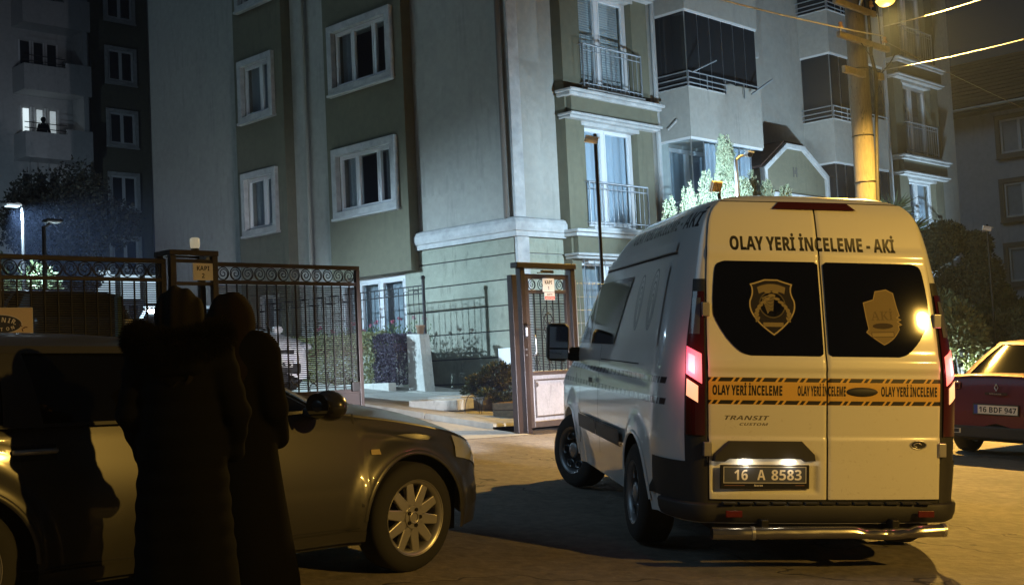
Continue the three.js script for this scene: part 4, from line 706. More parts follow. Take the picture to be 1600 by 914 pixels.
    c.save(); c.translate(X(0.385), Y(1.53)); c.rotate(-0.03); c.beginPath(); c.moveTo(-125, -82); c.lineTo(-60, -100); c.lineTo(-42, -150); c.lineTo(28, -160); c.lineTo(72, -138); c.lineTo(84, -60); c.lineTo(98, 0); c.lineTo(80, 12); c.lineTo(104, 26); c.lineTo(82, 36); c.lineTo(106, 56); c.lineTo(84, 62); c.lineTo(88, 84); c.quadraticCurveTo(50, 150, -20, 176); c.quadraticCurveTo(-90, 130, -124, 98); c.lineTo(-108, 80); c.lineTo(-118, 0); c.closePath(); c.fillStyle = '#857650'; c.fill(); c.strokeStyle = '#a8966a'; c.lineWidth = 6; c.stroke();
    c.fillStyle = '#6f6243'; c.font = 'bold 76px serif'; c.textAlign = 'center'; c.fillText('AKİ', -14, 26); c.fillStyle = '#4b4230'; c.beginPath(); c.ellipse(-16, 62, 66, 18, 0, 0, 7); c.fill(); c.fillStyle = '#9a8a5f'; c.fillRect(-92, 100, 142, 28); c.strokeStyle = '#5a4f38'; c.lineWidth = 4; c.strokeRect(-92, 100, 142, 28); c.restore();
  });
  const rearGlass = phys(lin(1, 1, 1), 0.04, { map: glassTex, clearcoat: 1, clearcoatRoughness: 0.02 });
  const guv = p => [(p.x + 0.7) / 1.4, (p.y - 1.26) / 0.6];
  const gh = [1.275, 1.278, 1.285, 1.295, 1.31, 1.34, 1.38, 1.43, 1.48, 1.51, 1.53, 1.56, 1.62, 1.7, 1.77, 1.80, 1.82, 1.835, 1.845, 1.85], go = interp([[1.275, 0.46], [1.285, 0.50], [1.31, 0.54], [1.38, 0.605], [1.48, 0.662], [1.53, 0.678], [1.62, 0.676], [1.77, 0.660], [1.82, 0.648], [1.84, 0.628], [1.85, 0.59]]), gi = h => 0.016 + 0.02 * smooth(1.29, 1.275, h) + 0.02 * smooth(1.835, 1.85, h);
  mk('rear_window', patch(gh, h => -go(h), h => -gi(h), 12, 0.017, guv), rearGlass, doors[0]);
  mk('rear_window', patch(gh, gi, go, 12, 0.017, guv), rearGlass, doors[1]);
  // number plate, lamps, handles, badge
  const onRear = (x, h, o) => PO(x || 1e-6, h, o);
  const handle = new THREE.Shape([[-0.69, 0.655], [-0.685, 0.685], [-0.60, 0.765], [-0.16, 0.765], [-0.085, 0.69], [-0.08, 0.66], [-0.14, 0.655], [-0.16, 0.672], [-0.60, 0.672], [-0.63, 0.655]].map(p => new THREE.Vector2(...p)));
  mk('plate_lamp_hood', new THREE.ExtrudeGeometry(handle, { depth: 0.05, bevelEnabled: true, bevelSize: 0.006, bevelThickness: 0.01, bevelSegments: 2 }).translate(0, 0, -0.03), M.plastic, doors[0]);
  const plateTex = canvasTex(1040, 280, (c, W2, H2) => { c.fillStyle = '#0d0e12'; c.fillRect(0, 0, W2, H2); c.fillStyle = '#b9b7b3'; c.fillRect(28, 12, 984, 206); c.fillStyle = '#474c57'; c.fillRect(38, 22, 964, 186); c.fillStyle = '#e6e0d4'; c.font = 'bold 176px sans-serif'; for (const [s, x, ww] of [['16', 150, 170], ['A', 428, 96], ['8583', 590, 372]]) { c.save(); const m = c.measureText(s).width; c.translate(x, 178); c.scale(ww / m, 1); c.fillText(s, 0, 0); c.restore(); } c.font = 'bold 36px sans-serif'; c.fillText('Nerox', 390, 258); c.fillStyle = '#7d5a4a'; c.fillRect(40, 240, 240, 9); c.fillRect(880, 240, 110, 9); });
  const pl = part('number_plate', doors[0]); pl.position.set(-0.385, 0.56, 0.018);
  mk('plate_frame', rbox(0.545, 0.142, 0.012, 0.004), M.plastic, pl); mk('printed_face', new THREE.PlaneGeometry(0.535, 0.134).translate(0, 0, 0.0075), std(0xffffff, 0.4, { map: plateTex }), pl);
  for (const x of [-0.50, -0.235]) {
    mk('plate_light', box(0.07, 0.006, 0.018, x, 0.654, 0.026), glow(1, 0.9, 0.75, 5), doors[0]);
    const l = new THREE.PointLight(lin(1, 0.85, 0.62), 0.035); l.position.copy(van.localToWorld(V(x, 0.642, 0.034))); l.shadow.radius = 0.5; l.castShadow = true; scene.add(l);
  }
  mk('door_handle', new THREE.SphereGeometry(1, 24, 12).scale(0.10, 0.028, 0.014).translate(0.215, 1.068, 0.01), M.plastic, doors[1]);
  mk('maker_badge', [new THREE.CylinderGeometry(1, 1, 0.012, 36).rotateX(Math.PI / 2).scale(0.053, 0.026, 1).translate(0.572, 0.752, 0.0)], std(lin(0.05, 0.05, 0.05), 0.3, { metalness: 0.4 }), doors[1]);
  mk('badge_rim', [new THREE.TorusGeometry(1, 0.08, 8, 40).scale(0.05, 0.0245, 0.02).translate(0.572, 0.752, 0.006), new THREE.TorusGeometry(0.018, 0.003, 6, 20, 4.5).scale(1.3, 0.6, 1).translate(0.565, 0.752, 0.008)], M.steel, doors[1]);
  mk('stop_lamp', patch(linspace(2.178, 2.222, 5), h => -0.27 + (h - 2.178) * 1.2, h => 0.27 - (h - 2.178) * 1.2, 14, 0.022), std(lin(0.05, 0.008, 0.006), 0.25), van);
  mk('rear_hinge', [[-1, 1.55], [-1, 0.72], [1, 1.5], [1, 0.72]].map(([s, h]) => { const p = PO(s * (yd(h) + 0.03), h, 0.016); return rbox(0.05, 0.085, 0.035, 0.006, p.x, p.y, p.z); }), M.steel, van);
  // tail lamps
  for (const s of [-1, 1]) {
    const T = part('tail_lamp', van), q0 = h => s * (yd(h) + 0.04), q1 = h => s * (yd(h) + lerp(0.33, 0.27, smooth(1.3, 1.68, h))), go2 = (hh, a, b, n, off) => s > 0 ? patch(hh, h => lerp(q0(h), q1(h), a), h => lerp(q0(h), q1(h), b), n, off) : patch(hh, h => lerp(q0(h), q1(h), b), h => lerp(q0(h), q1(h), a), n, off);
    mk('lamp_housing', go2(linspace(0.62, 1.74, 20), -0.02, 1.08, 12, 0.004), M.plastic, T);
    mk('lamp_lens', go2(linspace(0.80, 1.66, 18), 0.06, 0.96, 12, 0.014), phys(lin(0.05, 0.006, 0.006), 0.12, { clearcoat: 1 }), T);
    mk('clear_lamp_lens', go2(linspace(1.40, 1.62, 8), 0.30, 0.90, 10, 0.018), phys(lin(0.10, 0.11, 0.12), 0.1, { clearcoat: 1 }), T);
    const sk = (lo, hi, a, b, off) => { const rows = linspace(0, 1, 8).map(v => { const r = linspace(a, b, 10).map(t => { const h = lerp(lo(t), hi(t), v); return PO(lerp(q0(h), q1(h), t), h, off); }); return s > 0 ? r : r.reverse(); }); return loft(rows); };
    mk('brake_light', sk(t => 1.09 + 0.075 * t, t => 1.27 + 0.06 * t, 0.2, 0.97, 0.018), glow(1.0, 0.02, 0.09, 1.1), T);
    mk('brake_light_core', sk(t => 1.12 + 0.075 * t, t => 1.235 + 0.06 * t, 0.52, 0.84, 0.022), glow(1.0, 0.34, 0.38, 1.3), T);
    mk('reversing_light', sk(t => 0.965 + 0.075 * t, t => 1.065 + 0.075 * t, 0.38, 0.93, 0.018), glow(1.0, 0.42, 0.18, 1.2), T);
    const p = PO(s * (yd(1.2) + 0.25), 1.2, 0.10), l = new THREE.PointLight(lin(1, 0.16, 0.2), 0.10); l.position.copy(van.localToWorld(p)); l.shadow.radius = 2; l.castShadow = true; scene.add(l);
  }
  // bumper, step and bent steel bar
  mk('rear_bumper', loft([[0.285, 0.0], [0.30, 0.02], [0.34, 0.03], [0.385, 0.03], [0.398, 0.02], [0.40, 0.0]].map(([h, o]) => linspace(-1, 1, 60).map(t => { const q = t * (yd(0.4) + 0.8); return PO(q || 1e-6, h, o + 0.006); }))), M.plastic, van);
  for (const s of [-1, 1]) mk('bumper_corner', (s > 0 ? patch : patch)(linspace(0.40, 0.64, 7), h => s > 0 ? yd(h) + 0.02 : -yd(h) - 1.02 + 0.3 * (h - 0.4), h => s > 0 ? yd(h) + 1.02 - 0.3 * (h - 0.4) : -yd(h) - 0.02, 18, 0.007), M.plastic, van);
  for (let i = 0; i < 13; i++) mk('step_tread', rbox(0.085, 0.012, 0.05, 0.004, -0.60 + i * 0.1, 0.405, 0.02), M.rubber, van);
  mk('bumper_reflector', [-0.58, 0.60].map(x => rbox(0.1, 0.04, 0.01, 0.004, x, 0.345, 0.052)), phys(lin(0.10, 0.005, 0.005), 0.25), van);
  {
    const n = 90, seg = 14, r = RNG(8), dents = [[0.22, 0.05, 0.016, 1.2], [0.30, 0.03, 0.012, 1.9], [0.40, 0.045, 0.018, 0.9], [0.47, 0.03, 0.014, 1.6], [0.36, 0.025, 0.01, 0.4]];
    const rows = linspace(-0.72, 0.70, n).map(x => linspace(0, 2 * Math.PI, seg + 1).map(a => { let R = 0.037 + 0.0012 * pn(x * 14, a * 1.6, 64); for (const [c, wd, d, an] of dents) R -= d * Math.exp(-(((x - c) / wd) ** 2)) * Math.max(0, Math.cos(a - an)); const y = 0.245 - 0.012 * Math.exp(-(((x - 0.33) / 0.14) ** 2)) + 0.012 * x; return V(x, y + Math.sin(a) * R, 0.075 + 0.02 - 0.10 * Math.max(0, Math.abs(x) - 0.55) + Math.cos(a) * R); }));
    mk('bumper_bar', loft(rows, { flip: true }), std(lin(0.62, 0.6, 0.56), 0.22, { metalness: 0.95, map: mottle }), van);
    for (const x of [-0.48, 0.695]) mk('bar_collar', new THREE.CylinderGeometry(0.041, 0.041, 0.02, 20).rotateZ(Math.PI / 2).translate(x, 0.245 + 0.012 * x, Math.abs(x) > 0.6 ? 0.077 : 0.095), M.steel, van);
    mk('bar_bracket', [-0.4, 0.4].map(x => rbox(0.05, 0.09, 0.16, 0.01, x, 0.27, 0.0)), M.iron, van);
  }
  mk('underbody', [box2(-0.66, 0.66, 0.22, 0.5, -4.7, -0.06), box2(-0.86, 0.86, 0.5, 0.95, -4.4, -0.55)], M.dark, van);
  // side glass and trim on both flanks
  for (const s of [-1, 1]) {
    const sp = (hh, s0, s1, n, off) => { const A = h => s * qSide(s > 0 ? s0(h) : s1(h), h), Bq = h => s * qSide(s > 0 ? s1(h) : s0(h), h); return patch(hh, A, Bq, n, off); };
    const tint = phys(lin(0.012, 0.013, 0.015), 0.05, { specularIntensity: 0.7 });
    const wh = [1.32, 1.325, 1.335, 1.37, 1.45, 1.55, 1.66, 1.77, 1.80, 1.815, 1.82];
    mk('sliding_door_window', sp(wh, h => 2.02 - 0.75 * (h - 1.32), h => 3.02, 18, 0.008), tint, van);
    mk('cab_door_window', sp(wh, h => 3.14 + 0.02 * (h - 1.2), h => 4.0 - 1.19 * (h - 1.25), 14, 0.008), tint, van);
    mk('pillar_trim', sp(linspace(1.30, 1.83, 8), h => 3.045, h => 3.115, 4, 0.006), plain, van);
    mk('blind_side_panel', sp(linspace(1.33, 1.84, 10), h => 0.5, h => 1.95 - 0.75 * (h - 1.33), 20, 0.007), (() => { const m = paint.clone(); return m; })(), van).geometry = (() => { const g = sp(linspace(1.33, 1.84, 10), h => 0.5, h => 1.95 - 0.75 * (h - 1.33), 20, 0.007), p = g.attributes.position, uv = g.attributes.uv; for (let i = 0; i < p.count; i++) uv.setXY(i, s < 0 ? 1 + p.getZ(i) / 5 : 0.999, p.getY(i) / 2.4); return g; })();
    mk('roof_moulding', sp([1.925, 1.93, 1.94, 1.96, 1.98, 1.99, 1.993], h => 0.42, h => 3.1, 60, 0.0001).clone().translate(s * 0.012, 0, 0), plain, van);
    mk('roof_seam', sp([1.908, 1.912, 1.918], h => 0.40, h => 3.15, 50, 0.004), M.dark, van);
    for (const [a, b] of [[1.52, 2.52], [2.55, 3.42]]) mk('side_moulding', sp([0.595, 0.60, 0.64, 0.70, 0.71], h => a, h => b, 26, 0.03), M.plastic, van);
    for (const hh of [[0.71, 0.716], [0.588, 0.594]]) mk('side_moulding_edge', sp(hh, h => 1.52, h => 3.42, 40, 0.015), M.plastic, van);
    mk('door_gap', [sp([0.45, 0.8, 1.0, 1.2, 1.5, 1.75], h => 2.535, h => 2.545, 3, 0.004)], M.dark, van); mk('door_gap', sp([0.45, 0.8, 1.0, 1.2], h => 3.46, h => 3.47, 3, 0.004), M.dark, van); mk('slide_rail', sp([1.195, 1.203], h => 1.0, h => 2.5, 26, 0.004), M.dark, van);
    mk('door_handle', sp([1.0, 1.01, 1.03, 1.04], h => 2.66, h => 2.86, 8, 0.03), M.plastic, van);
    for (const [c, R] of AX) mk('arch_lip', loft([0.0, 0.012, 0.03].map((d, k) => linspace(0.02, Math.PI - 0.02, 40).map(a => { const ss = c + Math.cos(a) * (R + d - 0.008), h = YC + Math.sin(a) * (R + d - 0.008); return P(s * qSide(ss, Math.max(0.3, h)), Math.max(0.3, h)).setY(h).add(V(s * [0.004, 0.014, 0.002][k], 0, 0)); })), { flip: s > 0 }), plain, van);
    // mirror
    const Mi = part('wing_mirror', van); Mi.position.set(s * 0.87, 1.25, -3.72);
    mk('mirror_arm', [rbox(0.22, 0.07, 0.08, 0.02, s * 0.06, -0.06, 0), rbox(0.2, 0.1, 0.06, 0.02, s * 0.05, -0.02, -0.01)], M.plastic, Mi);
    mk('mirror_shell', rbox(0.20, 0.34, 0.15, 0.05, s * 0.26, 0.07, -0.01, 4), M.plastic, Mi);
    mk('mirror_glass', [rbox(0.165, 0.19, 0.006, 0.002, s * 0.26, 0.115, 0.068), rbox(0.165, 0.085, 0.006, 0.002, s * 0.26, -0.035, 0.068)], std(lin(0.7, 0.75, 0.8), 0.05, { metalness: 1 }), Mi);
    // headlamps
    const Hd = part('headlamp', van);
    mk('headlight_lens', new THREE.SphereGeometry(1, 20, 12).scale(0.12, 0.12, 0.1).translate(s * 0.66, 0.82, -5.0), glow(1, 0.95, 0.9, 3), Hd);
    const l = new THREE.SpotLight(lin(0.86, 0.88, 1.0), LAMP.head * (s < 0 ? 20 : 20), 60, s < 0 ? 0.42 : 0.4, 0.9, 2); l.position.copy(van.localToWorld(V(s * 0.66, 0.8, -5.16))); l.target.position.copy(van.localToWorld(s < 0 ? V(-5.2, 1.0, -13.9) : V(-0.45, 0.45, -10))); l.castShadow = true; l.shadow.radius = 4; scene.add(l, l.target);
  }
  mk('front_grille', rbox(1.1, 0.3, 0.06, 0.02, 0, 0.72, -5.12), M.plastic, van);
  mk('windscreen', loft(linspace(1.24, 1.8, 8).map(h => linspace(-0.62, 0.62, 12).map(t => V(t * w(h) * 0.66 / 0.62 * 0.95, h, -(sf(h) + 0.16 * (1 - (t / 0.62) ** 2) + 0.006)))), {}), phys(lin(0.015, 0.016, 0.018), 0.04, { clearcoat: 1 }), van);
  const vr = std(lin(0.30, 0.30, 0.31), 0.4, { metalness: 0.6 });
  for (const s of [-1, 1]) { wheelSet('wheel', 0.335, 0.205, 0.215, 6, van, V(s * 0.865, 0.335, -1.0), s * Math.PI / 2, 0, 'steel', vr); wheelSet('wheel', 0.335, 0.205, 0.215, 6, van, V(s * 0.865, 0.335, -3.93), s * Math.PI / 2, 0.42, 'steel', vr); }
}
// ---------------------------------------------------------------- passenger cars: +x forward, origin under the middle of the front axle
function carShell(o) {
  const sh = interp(o.shoulder), ce = interp(o.centre), hw = interp(o.half), s0 = o.half[0][0], s1 = o.half[o.half.length - 1][0];
  const bot = s => { let b = o.sill ?? 0.2; for (const c of [0, -o.base]) if (Math.abs(s - c) < o.arch) b = Math.max(b, o.R + Math.sqrt(o.arch ** 2 - (s - c) ** 2)); return b; };
  const flare = (s, h) => { let f = 0; for (const c of [0, -o.base]) { const d = Math.hypot(s - c, h - o.R) - o.arch; if (d > -0.02) f = Math.max(f, (o.flare ?? 0.03) * smooth(0.13, 0.03, d)); } return f; };
  const lat = (s, h) => { const t = clamp((h - 0.18) / (sh(s) - 0.18), 0, 1); return hw(s) * (0.93 + 0.07 * Math.sin(Math.PI * clamp(0.08 + t * 0.92, 0, 1)) - 0.05 * t * t) + flare(s, h) + (o.crease ? 0.010 * smooth(0.03, 0.0, Math.abs(h - sh(s) * 0.90)) : 0); };
  const ss = []; for (let i = 0; i <= 200; i++) { const t = i / 200; ss.push(lerp(s0, s1, t < 0.06 ? t * t / 0.12 : t > 0.94 ? 1 - (1 - t) ** 2 / 0.12 : (t - 0.03) / 0.94)); }
  const sec = s => {
    const b = bot(s), H = sh(s), C = ce(s), R = [];
    for (const t of linspace(0, 1, 20)) { const h = lerp(b, H, t); R.push(V(s, h, lat(s, h))); }
    const z0 = lat(s, H); for (const t of [0.05, 0.12, 0.22, 0.35, 0.5, 0.66, 0.83]) R.push(V(s, H + (C - H) * Math.sin(t * Math.PI / 2), z0 * Math.pow(1 - t, 0.9)));
    const L = R.map(p => V(p.x, p.y, -p.z)).reverse(); return [...R, V(s, C, 0), ...L];
  };
  const rows = ss.map(sec), mid = a => { const c = a.reduce((q, p) => q.add(p), V(0, 0, 0)).multiplyScalar(1 / a.length); return a.map(() => c); };
  return { geo: loft([mid(rows[0]), ...rows, mid(rows[rows.length - 1])], {}), lat, sh, ce, bot };
}
// greenhouse: rounded rings from the belt to the roof; k(t) runs round the ring, 0 = nose centre, 0.5 = tail centre, positive z side first
function ringPt(F, R, hw, y, t) {
  const a = t * 2 * Math.PI, n = 4.2, c = Math.cos(a), s = Math.sin(a), cx = (F + R) / 2, rx = (F - R) / 2;
  return V(cx + rx * Math.sign(c) * Math.pow(Math.abs(c), 2 / n), y, hw * Math.sign(s) * Math.pow(Math.abs(s), 2 / n));
}
function greenhouse(o) { // belt/roof: [front, rear, halfwidth, height]
  const row = (v) => { const B = o.belt, T = o.roof, e = Math.pow(v, 1.0), bul = 0.035 * Math.sin(v * Math.PI); return t => ringPt(lerp(B[0], T[0], e), lerp(B[1], T[1], e), lerp(B[2], T[2], e) + bul, lerp(B[3], T[3], v), t); };
  const at = (t, v, off = 0) => { const f = row(v), p = f(t), q = f(t + 0.002).sub(f(t - 0.002)), u = row(Math.min(1, v + 0.01))(t).sub(row(Math.max(0, v - 0.01))(t)); return p.addScaledVector(u.cross(q).normalize(), off); };
  const glass = loft(linspace(0, 1, 10).map(v => linspace(0, 1, 121).map(t => row(v)(t))), { flip: false });
  const T = o.roof, rf = []; for (const k of [1.0, 0.985, 0.95, 0.88, 0.75, 0.55, 0.3, 0.02]) rf.push(linspace(0, 1, 121).map(t => { const p = row(1)(t), cx = (T[0] + T[1]) / 2; return V(cx + (p.x - cx) * k, T[3] + (o.crown ?? 0.05) * (1 - k ** 2.2) + 0.004, p.z * k); }));
  rf.unshift(linspace(0, 1, 121).map(t => { const p = at(t, 0.93, 0.008); return p; }));
  const strip = (t0, t1, v0, v1, off, n = 8, m = 6) => loft(linspace(v0, v1, m).map(v => linspace(0, 1, n).map(k => at(lerp(typeof t0 === 'function' ? t0(v) : t0, typeof t1 === 'function' ? t1(v) : t1, k), v, off))));
  return { glass, roof: loft(rf), strip, at };
}
const tintGlass = phys(lin(0.003, 0.003, 0.0035), 0.04, { specularIntensity: 0.7 });
function sideStrip(shell, s0, s1, h0, h1, z, off, n = 12) { return loft([h0, h1].map(h => linspace(s0, s1, n).map(s => V(s, typeof h === 'function' ? h(s) : h, z * (shell.lat(s, typeof h === 'function' ? h(s) : h) + off)))), { flip: z < 0 }); }
{ // silver hatchback in the foreground
  const car = thing('silver_hatchback', 'silver hatchback parked in the foreground behind the two dark figures', 'car', W(4.56, 6.22, G(4.56, 6.22))); onSlope(car, PHI);
  const paint = phys(lin(0.072, 0.071, 0.067), 0.40, { metalness: 0.6, clearcoat: 0.4, clearcoatRoughness: 0.08 });
  const o = { base: 2.614, R: 0.318, arch: 0.372, sill: 0.22, flare: 0.036, crease: true,
    shoulder: [[-3.42, 0.62], [-3.38, 0.80], [-3.3, 0.94], [-3.0, 1.0], [-2.2, 0.985], [-1.2, 0.955], [-0.5, 0.93], [0.0, 0.865], [0.45, 0.775], [0.70, 0.68], [0.80, 0.56], [0.82, 0.5]],
    centre: [[-3.42, 0.64], [-3.36, 0.9], [-3.2, 1.0], [-2.0, 1.02], [-0.9, 1.03], [-0.45, 1.0], [0.0, 0.955], [0.45, 0.87], [0.71, 0.76], [0.80, 0.62], [0.82, 0.52]],
    half: [[-3.42, 0.60], [-3.38, 0.68], [-3.25, 0.76], [-2.9, 0.83], [-2.0, 0.862], [-0.8, 0.862], [0.0, 0.855], [0.4, 0.82], [0.58, 0.74], [0.72, 0.62], [0.79, 0.5], [0.82, 0.36]] };
  const S = carShell(o); mk('body', S.geo, paint, car);
  const Gh = greenhouse({ belt: [-0.34, -3.22, 0.80, 0.935], roof: [-1.14, -2.86, 0.60, 1.30], crown: 0.06 });
  mk('window_glass', Gh.glass, tintGlass, car); mk('roof', Gh.roof, paint, car);
  // pillars on both sides; ring position t: 0 nose, 0.5 tail
  for (const m of [1, -1]) {
    const q = t => m > 0 ? t : 1 - t, st = (a, b, v0, v1, off) => m > 0 ? Gh.strip(a, b, v0, v1, off) : Gh.strip(typeof b === 'function' ? v => 1 - b(v) : 1 - b, typeof a === 'function' ? v => 1 - a(v) : 1 - a, v0, v1, off);
    mk('windscreen_pillar', st(0.098, 0.118, 0.0, 0.96, 0.012), paint, car);
    mk('door_pillar', st(0.262, 0.276, 0.0, 0.95, 0.010), M.plastic, car);
    mk('tail_pillar', st(0.385, 0.42, 0.0, 0.96, 0.012), paint, car);
    mk('belt_trim', st(0.12, 0.40, 0.0, 0.045, 0.013), M.plastic, car);
    mk('roof_frame', st(0.12, 0.40, 0.90, 0.99, 0.013), paint, car);
    [[-0.405, 0.42], [-1.50, 0.42], [-2.46, 0.62]].map(([s, h0]) => sideStrip(S, s - 0.007, s + 0.007, h0, 0.93, m, 0.003, 2)).forEach(g => mk('door_gap', g, M.dark, car)); mk('sill_gap', sideStrip(S, -2.3, -0.42, 0.30, 0.307, m, 0.003, 20), M.dark, car);
    mk('sill', sideStrip(S, -2.24, -0.38, 0.225, 0.285, m, 0.014, 24), paint, car);
    mk('sill_lip', sideStrip(S, -2.24, -0.38, 0.20, 0.226, m, -0.02, 24), M.plastic, car);
    for (const s of [-1.30, -2.24]) {
      mk('handle_recess', sideStrip(S, s - 0.1, s + 0.1, 0.79, 0.86, m, 0.003, 8), M.dark, car);
      mk('door_handle', tube([V(s - 0.1, 0.83, m * (S.lat(s, 0.83) + 0.004)), V(s - 0.06, 0.832, m * (S.lat(s, 0.83) + 0.035)), V(s + 0.06, 0.832, m * (S.lat(s, 0.83) + 0.035)), V(s + 0.1, 0.83, m * (S.lat(s, 0.83) + 0.004))], 0.013, 16, 8), std(lin(0.55, 0.54, 0.5), 0.3, { metalness: 0.6 }), car);
    }
    const Mi = part('wing_mirror', car); Mi.position.set(-0.70, 0.985, m * 0.88);
    mk('mirror_arm', rbox(0.09, 0.06, 0.14, 0.02, 0, -0.035, -m * 0.06), M.plastic, Mi);
    mk('mirror_shell', new THREE.SphereGeometry(1, 24, 16).scale(0.085, 0.083, 0.125).translate(0, 0.01, m * 0.06), phys(lin(0.02, 0.02, 0.021), 0.25, { clearcoat: 0.6 }), Mi);
    mk('mirror_glass', new THREE.CircleGeometry(1, 24).rotateY(-Math.PI / 2).scale(1, 0.066, 0.10).translate(-0.078, 0.012, m * 0.06), std(lin(0.6, 0.62, 0.65), 0.05, { metalness: 1 }), Mi);
    for (const c of [0, -2.614]) mk('arch_lip', loft([0, 0.012, 0.028].map((d, k) => linspace(0.05, Math.PI - 0.05, 34).map(a => { const s = c + Math.cos(a) * (o.arch + d - 0.006), h = o.R + Math.sin(a) * (o.arch + d - 0.006); return V(s, h, m * (S.lat(s, Math.max(0.25, h)) + [0.0, 0.012, 0.001][k])); })), { flip: m < 0 }), paint, car);
    mk('side_repeater', sideStrip(S, -0.31, -0.25, 0.70, 0.728, m, 0.008, 4), phys(lin(0.5, 0.4, 0.2), 0.2, { clearcoat: 1 }), car);
    mk('headlamp', loft([0, 0.5, 1].map(v => linspace(0, 1, 10).map(u => { const s = lerp(0.38, 0.80, u), h = lerp(S.sh(s) - 0.15 + 0.03 * u, S.sh(s) - 0.02, v); return V(s + 0.004, h, m * (S.lat(s, h) + 0.006)); })), { flip: m < 0 }), phys(lin(0.35, 0.36, 0.36), 0.08, { clearcoat: 1 }), car);
    mk('bumper_grille', sideStrip(S, 0.56, 0.80, 0.34, 0.43, m, 0.004, 8), M.plastic, car);
    wheelSet('wheel', 0.318, 0.215, 0.205, 10, car, V(0, 0.318, m * 0.755), m > 0 ? 0 : Math.PI, m > 0 ? 0.04 : 0); wheelSet('wheel', 0.318, 0.215, 0.205, 10, car, V(-2.614, 0.318, m * 0.755), m > 0 ? 0 : Math.PI);
  }
  mk('front_grille', rbox(0.05, 0.12, 0.6, 0.02, 0.80, 0.6, 0), M.plastic, car);
  mk('underbody', [box2(-3.2, 0.55, 0.17, 0.5, -0.60, 0.60), box2(-3.1, 0.35, 0.5, 0.74, -0.72, 0.72)], M.dark, car);
  mk('wiper_cowl', loft([[-0.42, 0.985], [-0.30, 0.995]].map(([s, h]) => linspace(-0.68, 0.68, 10).map(z => V(s - 0.12 * (z / 0.68) ** 2, h - 0.03 * (z / 0.68) ** 2 + 0.012, z)))), M.plastic, car);
}
function simpleCar(name, label, pos, yaw, o, opt) {
  const car = thing(name, label, 'car', pos); onSlope(car, yaw);
  const S = carShell(o); mk('body', S.geo, opt.paint, car);
  const Gh = greenhouse(opt.gh); mk('window_glass', Gh.glass, phys(lin(0.003, 0.003, 0.0035), 0.08, { specularIntensity: 0.2 }), car); mk('roof', Gh.roof, opt.paint, car);
  for (const m of [1, -1]) {
    const st = (a, b, v0, v1, off) => m > 0 ? Gh.strip(a, b, v0, v1, off) : Gh.strip(1 - b, 1 - a, v0, v1, off);
    mk('windscreen_pillar', st(0.098, 0.118, 0, 0.96, 0.012), opt.paint, car); mk('door_pillar', st(0.262, 0.276, 0, 0.95, 0.01), M.plastic, car); mk('tail_pillar', st(0.385, 0.42, 0, 0.96, 0.012), opt.paint, car);
    for (const s of [-0.42, -1.5, -2.42]) mk('door_gap', sideStrip(S, s - 0.004, s + 0.004, 0.45, 0.88, m, 0.003, 2), M.dark, car);
    for (const s of [-1.3, -2.2]) mk('door_handle', sideStrip(S, s - 0.09, s + 0.09, 0.8, 0.83, m, 0.025, 5), opt.paint, car);
    const Mi = part('wing_mirror', car); Mi.position.set(-0.6, opt.gh.belt[3] + 0.06, m * (o.half[4][1] + 0.06)); mk('mirror_shell', new THREE.SphereGeometry(1, 16, 12).scale(0.07, 0.075, 0.11), opt.paint, Mi);
    wheelSet('wheel', o.R, o.R - 0.1, 0.2, 5, car, V(0, o.R, m * (o.half[4][1] - 0.11)), m > 0 ? 0 : Math.PI); wheelSet('wheel', o.R, o.R - 0.1, 0.2, 5, car, V(-o.base, o.R, m * (o.half[4][1] - 0.11)), m > 0 ? 0 : Math.PI);
  }
  mk('underbody', [box2(-o.base - 0.5, 0.6, 0.18, 0.8, -0.66, 0.66)], M.dark, car);
  return { car, S, Gh };
}
function plateFace(text, blue) { return canvasTex(520, 112, (c) => { c.fillStyle = '#d9d7d0'; c.fillRect(0, 0, 520, 112); c.strokeStyle = '#1a1a1a'; c.lineWidth = 5; c.strokeRect(3, 3, 514, 106); if (blue) { c.fillStyle = '#1b3c9c'; c.fillRect(6, 6, 44, 100); } c.fillStyle = '#121212'; c.font = 'bold 88px sans-serif'; const m = c.measureText(text).width; c.translate(62, 88); c.scale(440 / m, 1); c.fillText(text, 0, 0); }); }
